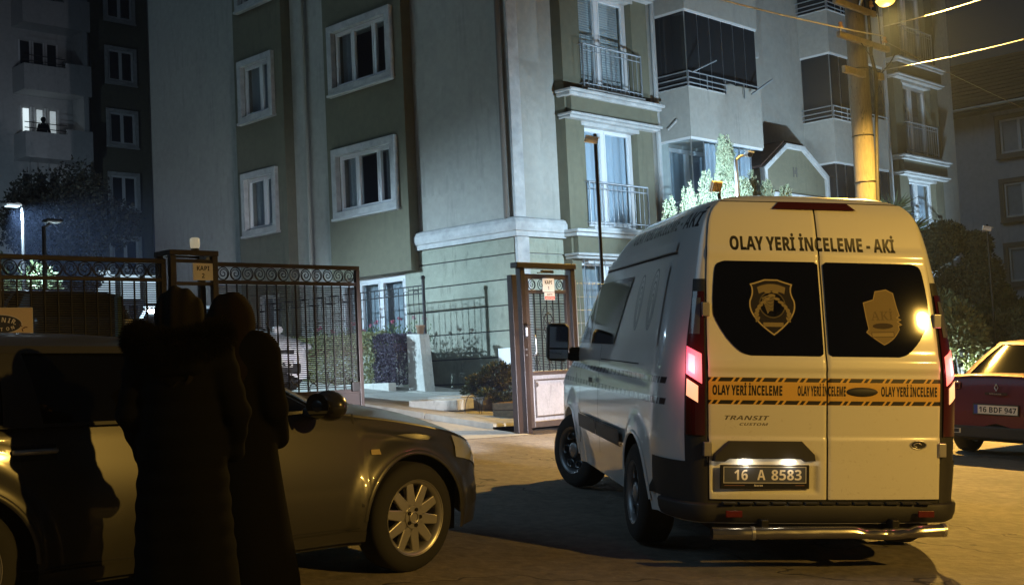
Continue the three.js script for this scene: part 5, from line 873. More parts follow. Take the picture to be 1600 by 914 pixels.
{ // dark red saloon at the right edge, tail to the camera
  const o = { base: 2.71, R: 0.33, arch: 0.37, sill: 0.24, flare: 0.025, crease: true,
    shoulder: [[-3.80, 0.55], [-3.77, 0.80], [-3.7, 0.955], [-3.3, 0.975], [-2.2, 0.955], [-0.6, 0.91], [0, 0.85], [0.5, 0.75], [0.8, 0.6], [0.85, 0.5]],
    centre: [[-3.80, 0.58], [-3.76, 0.9], [-3.68, 1.01], [-3.2, 1.02], [-2, 1.0], [-0.6, 0.99], [0, 0.95], [0.5, 0.85], [0.8, 0.65], [0.85, 0.52]],
    half: [[-3.80, 0.72], [-3.76, 0.80], [-3.6, 0.87], [-3, 0.90], [-1.5, 0.905], [0, 0.895], [0.5, 0.83], [0.8, 0.6], [0.85, 0.4]] };
  const paint = phys(lin(0.11, 0.004, 0.015), 0.5, { metalness: 0.2, clearcoat: 0.25, clearcoatRoughness: 0.15 });
  const yaw = PHI, pos = V(8.2, 0, -16.7); { const [a, b] = AB(pos.x, pos.z); pos.y = G(a, b); }
  const { car } = simpleCar('red_saloon', 'dark red saloon car parked at the right edge beyond the van', pos, yaw, o, { paint, gh: { belt: [-0.4, -3.35, 0.82, 0.95], roof: [-1.35, -2.55, 0.58, 1.385], crown: 0.05 } });
  const X = -3.812, tl = phys(lin(0.12, 0.006, 0.01), 0.15, { clearcoat: 1 });
  for (const m of [1, -1]) { mk('tail_lamp', [rbox(0.06, 0.085, 0.34, 0.02, X + 0.05, 0.865, m * 0.60)], tl, car); mk('exhaust_trim', new THREE.TorusGeometry(1, 0.12, 8, 4).rotateZ(Math.PI / 4).scale(0.13, 0.035, 0.02).rotateY(Math.PI / 2).translate(X - 0.002, 0.335, m * 0.52), M.steel, car); }
  mk('lower_valance', rbox(0.08, 0.16, 1.5, 0.03, X + 0.045, 0.33, 0), M.plastic, car);
  mk('badge', new THREE.TorusGeometry(0.03, 0.008, 6, 4).scale(0.7, 1.3, 1).rotateY(Math.PI / 2).translate(X + 0.006, 0.86, 0), M.steel, car);
  const pt = part('number_plate', car); pt.position.set(X - 0.006, 0.60, 0.0); pt.rotation.y = -Math.PI / 2;
  mk('plate_frame', rbox(0.54, 0.13, 0.012, 0.004), M.plastic, pt); mk('printed_face', new THREE.PlaneGeometry(0.52, 0.112).translate(0, 0, 0.0075), std(0xffffff, 0.4, { map: plateFace('16 BDF 947', true) }), pt);
  const nm = canvasTex(256, 48, c => { c.fillStyle = '#2a0208'; c.fillRect(0, 0, 256, 48); c.fillStyle = '#9a8a8a'; c.font = 'bold 34px sans-serif'; c.fillText('MEGANE', 50, 36); });
  mk('model_name', new THREE.PlaneGeometry(0.26, 0.032).rotateY(-Math.PI / 2).translate(X - 0.004, 0.785, 0), std(0xffffff, 0.4, { map: nm }), car);
}
{ // white hatchback and dark people carrier inside the yard
  const o = { base: 2.75, R: 0.32, arch: 0.37, sill: 0.24, flare: 0.02,
    shoulder: [[-3.5, 0.6], [-3.47, 0.95], [-3.3, 1.12], [-2, 1.1], [-0.5, 1.02], [0, 0.95], [0.55, 0.84], [0.8, 0.68], [0.86, 0.5]], centre: [[-3.5, 0.62], [-3.46, 1.0], [-3.2, 1.15], [-1, 1.12], [-0.4, 1.09], [0, 1.05], [0.55, 0.94], [0.8, 0.75], [0.86, 0.54]],
    half: [[-3.5, 0.74], [-3.47, 0.80], [-3.3, 0.86], [-2.5, 0.89], [-1, 0.895], [0, 0.885], [0.5, 0.82], [0.78, 0.62], [0.86, 0.44]] };
  const wp = phys(lin(0.74, 0.74, 0.74), 0.3, { clearcoat: 0.8 }), dp = phys(lin(0.03, 0.033, 0.038), 0.25, { metalness: 0.4, clearcoat: 1 });
  const A = simpleCar('white_hatchback', 'white hatchback in the yard behind the louvred sliding gate', W(11.3, 17.4, G(11.3, 17.4)), PHI - Math.PI / 2, o, { paint: wp, gh: { belt: [-0.2, -3.3, 0.83, 1.0], roof: [-1.45, -2.75, 0.64, 1.44], crown: 0.05 } });
  mk('front_grille', [rbox(0.06, 0.16, 0.9, 0.03, 0.845, 0.42, 0), rbox(0.05, 0.06, 0.6, 0.02, 0.85, 0.70, 0)], M.plastic, A.car);
  for (const m of [1, -1]) mk('headlamp', new THREE.SphereGeometry(1, 16, 10).scale(0.14, 0.07, 0.12).translate(0.64, 0.78, m * 0.66), phys(lin(0.5, 0.52, 0.55), 0.08, { clearcoat: 1 }), A.car);
  const pt = part('number_plate', A.car); pt.position.set(0.884, 0.5, 0); pt.rotation.y = Math.PI / 2; mk('plate_frame', rbox(0.54, 0.13, 0.012, 0.004), M.plastic, pt); mk('printed_face', new THREE.PlaneGeometry(0.52, 0.112).translate(0, 0, 0.0075), std(0xffffff, 0.4, { map: plateFace('16', true) }), pt);
  simpleCar('dark_hatchback', 'dark hatchback behind the iron fence, tail towards the street', W(7.2, 18.1, G(7.2, 18.1) - 0.05), PHI + Math.PI / 2, o, { paint: dp, gh: { belt: [-0.2, -3.35, 0.83, 1.0], roof: [-1.45, -2.95, 0.66, 1.46], crown: 0.05 } });
}
// ---------------------------------------------------------------- two people in long dark coats, backs to the camera
// local: facing -z (away), +x to their right, origin between the feet
function person(label, pos, turn, k) {
  const P = thing('person', label, 'person', pos, turn); P.scale.set(k.sx ?? 1, k.sy ?? 1, k.sx ?? 1);
  const J = k.joints, sdf = (x, y, z) => {
    const zz = z * 1.18; let d = 9; // coat body, a little flattened front to back
    d = smin(d, cap(x, y, zz, [0, 1.00, 0.01], [0, 1.30, 0.02], k.waist, k.chest), 0.06);
    d = smin(d, cap(x, y, zz, [-(k.sh ?? 0.11), 1.37, 0.01], [k.sh ?? 0.11, 1.37, 0.01], 0.125, 0.125), 0.07);
    d = smin(d, cap(x, y, zz, [0, 0.98, 0.01], [k.hx ?? 0, k.hem, 0.02], k.waist + 0.01, k.skirt), 0.08);
    for (const s of [-1, 1]) {
      const A = J[s < 0 ? 'L' : 'R'];
      d = smin(d, cap(x, y, z, A[0], A[1], 0.088, 0.072), 0.035); d = smin(d, cap(x, y, z, A[1], A[2], 0.072, 0.060), 0.03);
      d = smin(d, cap(x, y, z, [s * 0.10, k.hem + 0.05, 0.02], [s * 0.105, 0.1, 0.03], 0.062, 0.052), 0.02); // shins and boots
      d = smin(d, cap(x, y, z, [s * 0.105, 0.055, 0.06], [s * 0.12, 0.045, -0.13], 0.05, 0.042), 0.02);
    }
    d = smin(d, cap(x, y, z, [0, 1.38, 0.01], [0, 1.50, -0.005], 0.075, 0.06), 0.04); // neck
    // quilting and folds
    d += k.quilt * Math.sin(y * 62) * smooth(1.5, 1.35, y) * smooth(0.3, 0.5, y) + 0.007 * Math.sin(x * 22 + y * 4) * smooth(1.0, 0.6, y);
    return d;
  };
  mk('body', sdfGeo(sdf, V(-0.52, -0.02, -0.42), V(0.52, 1.62, 0.46), 110), k.coat, P);
  const head = (x, y, z) => {
    const h = k.headY; let d = Math.sqrt((x / 0.072) ** 2 + ((y - h) / 0.105) ** 2 + ((z + 0.015) / 0.092) ** 2) * 0.078 - 0.078;
    d = smin(d, cap(x, y, z, [0, h - 0.06, -0.05], [0, h - 0.095, -0.07], 0.045, 0.03), 0.03); // jaw
    d = smin(d, cap(x, y, z, [0, h + 0.01, -0.105], [0, h - 0.03, -0.122], 0.008, 0.014), 0.012); // nose
    for (const s of [-1, 1]) { d = smin(d, cap(x, y, z, [s * 0.074, h + 0.01, 0], [s * 0.08, h - 0.03, -0.005], 0.014, 0.009), 0.008); d = Math.max(d, -(Math.hypot(x - s * 0.031, y - h - 0.008, z + 0.107) - 0.013)); }
    d = smin(d, cap(x, y, z, [-0.02, h - 0.062, -0.098], [0.02, h - 0.062, -0.098], 0.007, 0.007), 0.01); // lips
    return smin(d, cap(x, y, z, [0, h - 0.08, 0.0], [0, h - 0.2, 0.01], 0.055, 0.06), 0.03);
  };
  mk('head', sdfGeo(head, V(-0.11, k.headY - 0.2, -0.15), V(0.11, k.headY + 0.12, 0.11), 64), phys(lin(0.30, 0.18, 0.12), 0.7, { specularIntensity: 0.4 }), P);
  mk('hair', sdfGeo(k.hair(k.headY), V(-0.17, k.headY - 0.34, -0.13), V(0.17, k.headY + 0.17, 0.2), 60), k.hairMat, P);
  return P;
}
const coatBlack = phys(lin(0.0045, 0.0045, 0.005), 0.95, { specularIntensity: 0.05, bumpMap: stuccoBump, bumpScale: 0.002 }), coatCloth = phys(lin(0.0045, 0.0042, 0.004), 1.0, { specularIntensity: 0.04 });
{
  const hy = 1.535, hair = h => (x, y, z) => { let d = Math.sqrt((x / 0.122) ** 2 + ((y - h - 0.018) / 0.122) ** 2 + ((z - 0.018) / 0.112) ** 2) * 0.1 - 0.1; d = smin(d, cap(x, y, z, [0, h - 0.02, 0.05], [0, h - 0.24, 0.085], 0.095, 0.125), 0.05); d += 0.004 * Math.sin(x * 90) + 0.003 * Math.sin(x * 47 + y * 11); return Math.max(d, z < -0.055 && y < h + 0.06 ? 0.02 : -9); };
  const pos = V(-1.46, 0, -5.2); { const [a, b] = AB(pos.x, pos.z); pos.y = G(a, b); }
  const P = person('person in long black padded coat with fur trimmed hood, standing at left', pos, 0.12, { joints: { L: [[-0.19, 1.36, 0.01], [-0.25, 1.1, 0.03], [-0.2, 0.9, -0.1]], R: [[0.19, 1.36, 0.01], [0.275, 1.08, 0.03], [0.235, 0.90, -0.12]] }, waist: 0.205, chest: 0.195, hem: 0.26, skirt: 0.275, hx: -0.0, headY: hy, quilt: 0.004, sx: 0.84, sy: 0.945, coat: coatBlack, hair, hairMat: phys(lin(0.008, 0.007, 0.007), 0.9, { specularIntensity: 0.08 }) });
  // hood lying on the shoulders with a fur edge
  mk('hood', sdfGeo((x, y, z) => { let d = cap(x, y, z, [-0.15, 1.40, 0.06], [0.15, 1.40, 0.06], 0.085, 0.085); d = smin(d, cap(x, y, z, [-0.07, 1.33, 0.15], [0.07, 1.33, 0.15], 0.075, 0.075), 0.07); return d; }, V(-0.3, 1.2, -0.1), V(0.3, 1.52, 0.28), 48), coatBlack, P);
  const r = RNG(77);
  mk('fur_trim', leaves(30000, (q) => { const t = q() * Math.PI * 1.5 - Math.PI * 0.25, x = Math.cos(t) * 0.205, z = 0.045 + Math.sin(t) * 0.165, a = q() * 6.28, R = 0.045; const c = V(x, 1.415 + 0.02 * Math.cos(t * 2), z), n = V(Math.cos(t) * Math.cos(a), Math.sin(a), Math.sin(t) * Math.cos(a)); return { p: c.addScaledVector(n, R), s: 0.05, up: n.multiplyScalar(1.6).add(V(0, -0.3, 0)), mess: 1.0 }; }, 78, { aspect: 0.035 }), phys(lin(0.009, 0.008, 0.007), 0.9, { specularIntensity: 0.05, vertexColors: true, side: THREE.DoubleSide }), P);
}
{
  const hy = 1.56, hair = h => (x, y, z) => { let d = Math.sqrt((x / 0.119) ** 2 + ((y - h - 0.012) / 0.128) ** 2 + ((z - 0.012) / 0.12) ** 2) * 0.11 - 0.11; d = smin(d, cap(x, y, z, [0, h - 0.05, 0.02], [0.01, h - 0.27, 0.06], 0.112, 0.15), 0.07); d += 0.003 * Math.sin(x * 60 + y * 20); return Math.max(d, z < -0.06 && y < h + 0.07 ? 0.02 : -9); };
  const pos = V(-1.36, 0, -5.75); { const [a, b] = AB(pos.x, pos.z); pos.y = G(a, b); }
  person('person in plain long dark cloth coat and brown headscarf, standing at right of the pair', pos, -0.22, { joints: { L: [[-0.18, 1.36, 0.01], [-0.24, 1.09, 0.04], [-0.18, 0.92, -0.12]], R: [[0.18, 1.36, 0.01], [0.235, 1.09, 0.03], [0.18, 0.93, -0.14]] }, waist: 0.20, chest: 0.19, sh: 0.135, hem: 0.2, skirt: 0.295, hx: 0.04, headY: hy, quilt: 0, sx: 0.9, sy: 0.93, coat: coatCloth, hair, hairMat: phys(lin(0.007, 0.005, 0.004), 0.95, { specularIntensity: 0.08 }) });
}
{ // someone on the lit far balcony
  const [B, bx, y] = litBalcony; if (B) {
    const P = thing('person', 'tiny dark figure standing on the lit balcony of the far block', 'person', B.localToWorld(V(bx + 1.02, y - 0.15, 0.75)), PHI);
    mk('body', sdfGeo((x, yy, z) => { let d = cap(x, yy, z, [0, 0.9, 0], [0, 1.3, 0], 0.17, 0.17); for (const s of [-1, 1]) { d = smin(d, cap(x, yy, z, [s * 0.19, 1.36, 0], [s * 0.27, 1.08, 0.02], 0.06, 0.05), 0.04); d = smin(d, cap(x, yy, z, [s * 0.27, 1.08, 0.02], [s * 0.16, 1.0, 0.2], 0.05, 0.04), 0.04); d = smin(d, cap(x, yy, z, [s * 0.09, 0.85, 0], [s * 0.1, 0.06, 0], 0.09, 0.05), 0.05); } d = smin(d, cap(x, yy, z, [0, 1.4, 0], [0, 1.5, 0], 0.06, 0.055), 0.04); return smin(d, Math.hypot(x, (yy - 1.62) * 0.85, z) - 0.11, 0.03); }, V(-0.45, 0, -0.3), V(0.45, 1.8, 0.35), 48), coatCloth, P);
  }
}
// ---------------------------------------------------------------- street lighting, poles and wires
function lampLight(color, cd, pos, target, angle, pen, rad) { const l = new THREE.SpotLight(color, cd, 0, angle, pen, 2); l.position.copy(pos); l.target.position.copy(target); l.castShadow = true; l.shadow.radius = rad; l.shadow.mapSize.set(2048, 2048); scene.add(l, l.target); return l; }
function streetHead(parent, at, dir, k = 2.4) { // sodium luminaire, dir: unit xz of the arm
  const H = part('lamp_head', parent); H.position.copy(at); H.rotation.y = Math.atan2(dir.x, dir.z);
  mk('lamp_shade', new THREE.LatheGeometry([[0, 0.1], [0.1, 0.09], [0.16, 0.04], [0.175, -0.01], [0.165, -0.012]].map(p => new THREE.Vector2(...p)), 24).scale(1, 1, 1.7), std(lin(0.35, 0.35, 0.35), 0.5, { metalness: 0.4 }), H);
  mk('lamp_bowl', new THREE.SphereGeometry(0.155, 24, 10, 0, 6.3, Math.PI / 2, Math.PI / 2).scale(1, 0.75, 1.65).translate(0, -0.012, 0), glow(1, 0.5, 0.05, k), H);
  return H;
}
const poleMat = std(lin(0.30, 0.285, 0.25), 0.9, { map: roadMap, bumpMap: stuccoBump, bumpScale: 0.006 });
{
  const a0 = 21.15, b0 = 11.0, base = W(a0, b0, G(a0, b0) - 0.2), P = thing('utility_pole', 'tall round concrete utility pole with crossarms and lamp behind the van', 'utility pole', base, PHI);
  mk('shaft', new THREE.CylinderGeometry(0.17, 0.235, 10.2, 28, 12).translate(0, 5.1, 0), poleMat, P);
  const arm = (y, x0, x1, z, h = 0.11) => mk('crossarm', uvm(rbox2(x0, x1, y - h / 2, y + h / 2, z, z + 0.08, 0.01), 1), std(lin(0.40, 0.36, 0.28), 0.7, { metalness: 0.3, map: mottle }), P);
  const D = -base.y; // heights above the eye's datum to the pole's own axes
  arm(7.05 + D, -1.2, 0.75, 0.23); arm(6.42 + D, -1.05, -0.26, 0.21, 0.13); arm(6.47 + D, 0.27, 0.48, 0.21, 0.13); arm(7.68 + D, -1.25, 0.3, 0.22);
  for (const [x, y] of [[-1.1, 7.17], [0.62, 7.17], [-1.15, 7.8], [0.15, 7.8]]) { const I = part('insulator', P); mk('pin', rod(V(x, y + D - 0.1, 0.27), V(x, y + D + 0.06, 0.27), 0.012), M.steel, I); mk('porcelain', new THREE.LatheGeometry([[0, 0.13], [0.03, 0.12], [0.045, 0.09], [0.025, 0.075], [0.05, 0.04], [0.055, 0.0], [0.03, 0.0]].map(p => new THREE.Vector2(...p)), 14).translate(x, y + D, 0.27), std(lin(0.35, 0.2, 0.1), 0.25), I); }
  mk('strap', [4.4, 5.3, 6.6].map(y => new THREE.TorusGeometry(0.235 - y * 0.0065, 0.012, 6, 30).rotateX(Math.PI / 2).translate(0, y + D, 0)), M.iron, P);
  mk('service_cable', tube([V(0.05, 10.1, 0.2), V(0.04, 8.6, 0.24), V(0.1, 7.6, 0.24), V(0.02, 7.1, 0.27), V(0.1, 6.7, 0.30), V(0.13, 6.2, 0.26), V(0.06, 5.2, 0.24), V(-0.02, 4.3, 0.24), V(0.0, 3.4, 0.25), V(0, 1, 0.25)], 0.035, 60, 8), M.plastic, P);
  for (const g of [tube([V(0.3, 8.6, 0.25), V(0.42, 8.0, 0.27), V(0.48, 7.3, 0.27)], 0.014, 16, 6), tube([V(0.45, 6.55 + D, 0.25), V(0.75, 6.8 + D, 0.3), V(1.0, 7.0 + D, 0.28)], 0.014, 16, 6), tube([V(-0.4, 7.0 + D, 0.3), V(-0.1, 6.8 + D, 0.33), V(0.05, 7.0 + D, 0.3)], 0.012, 16, 6)]) mk('jumper_cable', g, M.plastic, P);
  // lamp arm reaching over the road
  const tip = V(-1.4, 7.40 + D, 1.35);
  mk('lamp_arm', tube([V(-0.1, 7.75 + D, 0.15), V(-0.4, 8.0 + D, 0.45), V(-1.0, 7.85 + D, 1.0), V(-1.35, 7.55 + D, 1.3)], 0.032, 20, 8), M.steel, P);
  streetHead(P, tip, V(-0.7, 0, 0.7));
  const lp = P.localToWorld(tip.clone().add(V(0, -0.16, 0)));
  lampLight(SODIUM, LAMP.street, lp, W(18.6, 6.2, 0), 1.3, 0.5, 7);
  { const l = new THREE.PointLight(SODIUM, 8); l.position.copy(lp).add(V(0, 0.06, 0)); l.castShadow = true; l.shadow.radius = 5; scene.add(l); }
  const wire = (n, lab, pts, r, m = std(lin(0.22, 0.22, 0.21), 0.6)) => tag(mk(n, tube(pts, r, 60, 6), m, scene), lab, 'wire');
  const L = (x, y, z) => P.localToWorld(V(x, y + D, z));
  const sag = (p, q, s) => linspace(0, 1, 12).map(t => p.clone().lerp(q, t).add(V(0, -s * 4 * t * (1 - t), 0)));
  wire('overhead_wire', 'overhead wire coloured pale to stand for lamplight, running up left from the utility pole', sag(L(0.55, 7.3, 0.27), W(11.44, 9.76, 6.4), 0.08), 0.013, std(lin(0.7, 0.68, 0.62), 0.45, { metalness: 0.3 }));  // paler than the other wires, in place of lamp light falling on it
  wire('overhead_wire', 'upper bright overhead wire running right from the street lamp', sag(L(0.62, 7.5, 0.27), W(15.49, 4.18, 5.95), 0.08), 0.010);
  wire('overhead_wire', 'lower bright overhead wire running right from the crossarm', sag(L(0.5, 6.62, 0.25), W(14.85, 3.41, 5.05), 0.08), 0.010);
  wire('overhead_wire', 'thin dark wire running right behind the street lamp', sag(L(0.7, 7.2, 0.27), W(40, 9, 5.2), 0.2), 0.008);
}
{ // the street lamp behind the camera that lights the back of the van
  const a = AB(7.6, 1.6), P = thing('street_lamp', 'street lamp on a steel pole behind the viewer', 'street lamp', V(9.2, G(...a), -0.4));
  mk('pole', rod(V(0, 0, 0), V(0, 5.2, 0), 0.09, 0.06, 16), M.steel, P);
  mk('lamp_arm', tube([V(0, 5.15, 0), V(-0.15, 5.35, -0.1), V(-0.7, 5.4, -0.3)], 0.03, 16, 8), M.steel, P);
  streetHead(P, V(-0.75, 5.35, -0.32), V(-0.9, 0, -0.4), 1.2);
  const lp = P.localToWorld(V(-0.75, 5.16, -0.32));
  lampLight(SODIUM, LAMP.behind, lp, lp.clone().add(V(-3.2, -6, -1.0)), 1.13, 0.25, 3);
}
// floodlight with a ribbed back, and camera poles, in the front garden
{
  const fa = 17.55, fb = 12.0, P = thing('garden_floodlight', 'floodlight with ribbed back on a short pole above the van roof', 'floodlight', W(fa, fb, G(fa, fb)), PHI);
  const y = 4.2 - G(fa, fb);
  mk('pole', rod(V(0.05, 0, 0.02), V(0.05, y - 0.42, 0.02), 0.03, 0.03, 12), M.iron, P);
  mk('bracket', [tube([V(0.05, y - 0.45, 0.02), V(0.06, y - 0.3, 0.03), V(0.02, y - 0.12, 0.05)], 0.032, 12, 8)], M.iron, P);
  const Hd = part('lamp_body', P); Hd.position.set(0, y, 0); Hd.rotation.set(0.5, -0.35, 0.15);
  mk('housing', rbox(0.23, 0.2, 0.06, 0.015), std(lin(0.5, 0.42, 0.3), 0.5, { metalness: 0.4 }), Hd);
  for (let i = 0; i < 6; i++) mk('cooling_fin', box(0.012, 0.18, 0.03, -0.09 + i * 0.036, 0, 0.044), std(lin(0.5, 0.42, 0.3), 0.5, { metalness: 0.4 }), Hd);
  mk('led_panel', box(0.2, 0.17, 0.006, 0, 0, -0.034), glow(0.7, 0.9, 1, 20), Hd);
  const lp = Hd.localToWorld(V(0, 0, -0.06));
  lampLight(COOL, LAMP.flood, lp, W(21.4, 16.5, 3.2), 1.28, 0.85, 5);
}
function cameraPole(name, label, a, b, top, side, opts = {}) {
  const y = top - G(a, b), P = thing(name, label, 'camera pole', W(a, b, G(a, b)), PHI);
  mk('pole', rod(V(0, 0, 0), V(0, y, 0), opts.r ?? 0.028, opts.r ?? 0.028, 12), opts.mat ?? M.iron, P);
  const C = part('camera', P); C.position.set(side * (opts.out ?? 0.16), y + (opts.dy ?? -0.12), 0.05); C.rotation.set(0.3, side * -0.7, 0);
  mk('camera_body', new THREE.CylinderGeometry(0.05, 0.055, 0.2, 18).rotateX(Math.PI / 2), M.whitePlastic, C);
  mk('camera_visor', rbox(0.13, 0.02, 0.24, 0.008, 0, 0.055, 0.02), M.whitePlastic, C);
  mk('camera_lens', new THREE.CylinderGeometry(0.045, 0.045, 0.012, 18).rotateX(Math.PI / 2).translate(0, 0, 0.106), M.plastic, C);
  mk('camera_bracket', opts.out ? tube([V(0, y - 0.02, 0), V(side * opts.out * 0.3, y + 0.06, 0.01), V(side * opts.out, y + (opts.dy ?? 0), 0.03)], 0.024, 12, 8) : rod(V(0, y - 0.1, 0), V(side * 0.12, y - 0.1, 0.04), 0.03), opts.out ? M.steel : M.whitePlastic, P);
  return P;
}
cameraPole('camera_pole', 'thin dark pole with white bullet camera in front of the lit balcony window', 14.55, 12.2, 4.86, -1);
cameraPole('camera_pole', 'bent steel pole with pale camera beside the conifer', 18.23, 12.0, 4.74, 1, { out: 0.36, dy: 0.12, mat: M.steel, r: 0.034 });
cameraPole('camera_pole', 'dark pole with white camera in front of the round bush', 29.11, 12.0, 4.1, -1);
{ // two lamp posts deep in the yard at the left
  const mkPost = (lab, a, b, top, dx, lit) => {
    const y = top - G(a, b), P = thing('yard_lamp', lab, 'lamp post', W(a, b, G(a, b)), PHI);
    mk('pole', rod(V(0, 0, 0), V(0, y, 0), 0.045, 0.035, 12), M.iron, P);
    mk('lamp_arm', tube([V(0, y - 0.03, 0), V(dx * 0.4, y + 0.02, 0.02), V(dx, y - (lit ? 0.02 : -0.1), 0.03)], 0.022, 10, 8), lit ? M.whitePlastic : M.iron, P);
    const H = part('lamp_head', P); H.position.set(dx, y - (lit ? 0.02 : -0.1), 0.03);
    mk('housing', rbox(0.3, 0.05, 0.2, 0.02), lit ? M.whitePlastic : M.iron, H);
    mk('led_panel', box(0.24, 0.012, 0.15, 0, -0.032, 0), lit ? glow(0.55, 0.8, 1, 2) : M.whitePlastic, H);
    return P;
  };
  const A = mkPost('white lit lamp post at far left of the yard', 10.05, 23.3, 4.86, -0.22, true);
  mkPost('dark unlit lamp post right of the white one', 9.05, 20.15, 4.02, 0.15, false);
  const lp = A.localToWorld(V(-0.22, 4.86 - G(10.05, 23.3) - 0.10, 0.03));
  lampLight(COOL, LAMP.yard, lp, W(13.0, 20.2, 0), 1.08, 0.5, 5);
}
{ // lamp post in the far yard, outside the frame, that lights the far block
  const a = 15.5, b = 42, P = thing('yard_lamp', 'lamp post in the far yard left of the view', 'lamp post', W(a, b, G(a, b)), PHI);
  mk('pole', rod(V(0, 0, 0), V(0, 5, 0), 0.05, 0.04, 12), M.whitePlastic, P); mk('housing', rbox(0.4, 0.06, 0.24, 0.02, 0.2, 5, -0.05), M.whitePlastic, P); mk('led_panel', box(0.3, 0.012, 0.18, 0.2, 4.96, -0.05), glow(0.55, 0.8, 1, 4), P);
  const lp = P.localToWorld(V(0.2, 4.88, -0.05)); lampLight(COOL, LAMP.far, lp, W(20, 52, 6), 1.35, 0.6, 5);
}
{ // floodlight low behind the hedge at the right
  const a = 27.7, b = 11.85, P = thing('garden_floodlight', 'low floodlight at the foot of the shrubs behind the red car', 'floodlight', W(a, b, G(a, b)), PHI);
  mk('post', rod(V(0, 0, 0), V(0, 0.4, 0), 0.03), M.iron, P); mk('housing', rbox(0.24, 0.2, 0.06, 0.015, 0, 0.5, 0.0), M.iron, P); mk('led_panel', box(0.2, 0.16, 0.006, 0, 0.5, -0.034), glow(0.7, 0.9, 1, 12), P);
  const lp = P.localToWorld(V(0, 0.5, -0.08)); lampLight(COOL, LAMP.shrub, lp, W(29.0, 13.4, 2.0), 1.2, 0.6, 5);
  const Q = thing('garden_floodlight', 'floodlight on a post right of the view in the front garden', 'floodlight', W(34.6, 15.0, G(34.6, 15.0)), PHI);
  mk('post', rod(V(0, 0, 0), V(0, 2.9, 0), 0.03), M.iron, Q); mk('housing', rbox(0.24, 0.2, 0.06, 0.015, 0, 3, 0), M.iron, Q); mk('led_panel', box(0.2, 0.16, 0.006, 0, 3, -0.034), glow(0.7, 0.9, 1, 12), Q);
  lampLight(COOL, LAMP.right, Q.localToWorld(V(0, 3, -0.08)), W(33.9, 16.8, 6), 1.4, 0.7, 5);
}
{ // floodlight in the middle of the front garden, behind the van
  const a = 25.3, b = 12.3, P = thing('garden_floodlight', 'low floodlight on a short post hidden behind the van', 'floodlight', W(a, b, G(a, b)), PHI);
  mk('post', rod(V(0, 0, 0), V(0, 3.1, 0), 0.03), M.iron, P); mk('housing', rbox(0.24, 0.2, 0.06, 0.015, 0, 3.2, 0.0), M.iron, P); mk('led_panel', box(0.2, 0.16, 0.006, 0, 3.2, -0.034), glow(0.7, 0.9, 1, 12), P);
  lampLight(COOL, LAMP.middle, P.localToWorld(V(0, 3.2, -0.08)), P.localToWorld(V(0.3, 5.2, -4)), 1.4, 0.7, 5);
}
// ---------------------------------------------------------------- trees and shrubs
{ // golden thuja: upright fan sprays in lobes
  const a = 20.0, b = 13.4, T = thing('conifer', 'pale floodlit conifer with pointed top behind the van roof', 'tree', W(a, b, G(a, b)));
  const r0 = RNG(401), lobes = [];
  const add = (x, z, y0, y1, R, n) => { for (let i = 0; i < n; i++) { const t = Math.pow(r0(), 0.8), q = r0() * 6.28, rr = R * (1 - t * 0.93) * (0.75 + 0.3 * r0()); lobes.push([x + Math.cos(q) * rr, lerp(y0, y1, t), z + Math.sin(q) * rr, 0.13 + 0.06 * r0(), Math.cos(q), Math.sin(q)]); } };
  add(0, 0, 1.2, 5.2, 0.72, 300);
  for (const [x, z, h, R] of [[-0.5, 0.2, 4.45, 0.6], [-0.95, 0.4, 4.2, 0.55], [-1.35, 0.3, 3.95, 0.45], [0.0, 0.5, 4.2, 0.6], [0.55, -0.2, 4.5, 0.45], [0.95, -0.3, 4.3, 0.42], [-0.2, 0.5, 4.3, 0.45], [0.3, 0.45, 4.3, 0.42], [1.25, 0.1, 4.1, 0.4]]) add(x * 0.9, z, 1.0, h, R, 100);
  mk('crown', leaves(lobes.length * 80, (r, i) => { const L = lobes[(i / 80) | 0], u = r() * 2 - 1, v = r(); const wd = L[3] * (1 - 0.75 * v) ; return { p: V(L[0] - L[5] * u * wd + L[4] * 0.05 * r(), L[1] + v * 0.26, L[2] + L[4] * u * wd + L[5] * 0.05 * r()), s: 0.045, up: V(-L[5] * u * 0.7, 1.2, L[4] * u * 0.7), mess: 0.8 }; }, 402, { aspect: 0.5, vary: 0.35 }), leafMat(0.28, 0.32, 0.21, 0.15), T);
  mk('trunk', [rod(V(0, -0.1, 0), V(0, 4.6, 0), 0.07, 0.012, 8), ...[[-0.5, 0.9], [0.55, -0.9], [0.4, 0.3]].map(([x, z]) => rod(V(0, 0.3, 0), V(x, 3.3, z), 0.04, 0.01, 6))], M.bark, T);
}
shrub('round_bush', 'large dark clipped round bush at the right behind the red car', 30.6, 13.6, G(30.6, 13.6) + 1.4, 1.2, 1.05, 1.2, [0.04, 0.05, 0.024], 30000, 91, 0.10, 0.85, 0.1);
shrub('garden_shrub', 'pale lit shrub between the van and the round bush', 28.9, 13.2, G(28.9, 13.2), 0.8, 1.15, 0.7, [0.22, 0.26, 0.13], 9000, 92, 0.1, 0.2);
shrub('garden_shrub', 'yellowish creeper with larger leaves above the red car', 28.3, 12.5, G(28.3, 12.5), 0.7, 0.95, 0.4, [0.20, 0.19, 0.05], 2600, 93, 0.14, 0.3);
shrub('garden_shrub', 'dark green shrub below the round bush beside the camera pole', 29.9, 12.0, G(29.9, 12), 0.9, 0.95, 0.4, [0.06, 0.075, 0.03], 9000, 94, 0.11, 0.2);
shrub('garden_shrub', 'bright green spiky shrub at the right edge below the blue house', 33.2, 13.2, G(33.2, 13.2), 1.4, 1.35, 1.0, [0.12, 0.17, 0.06], 11000, 95, 0.16, 0.2);
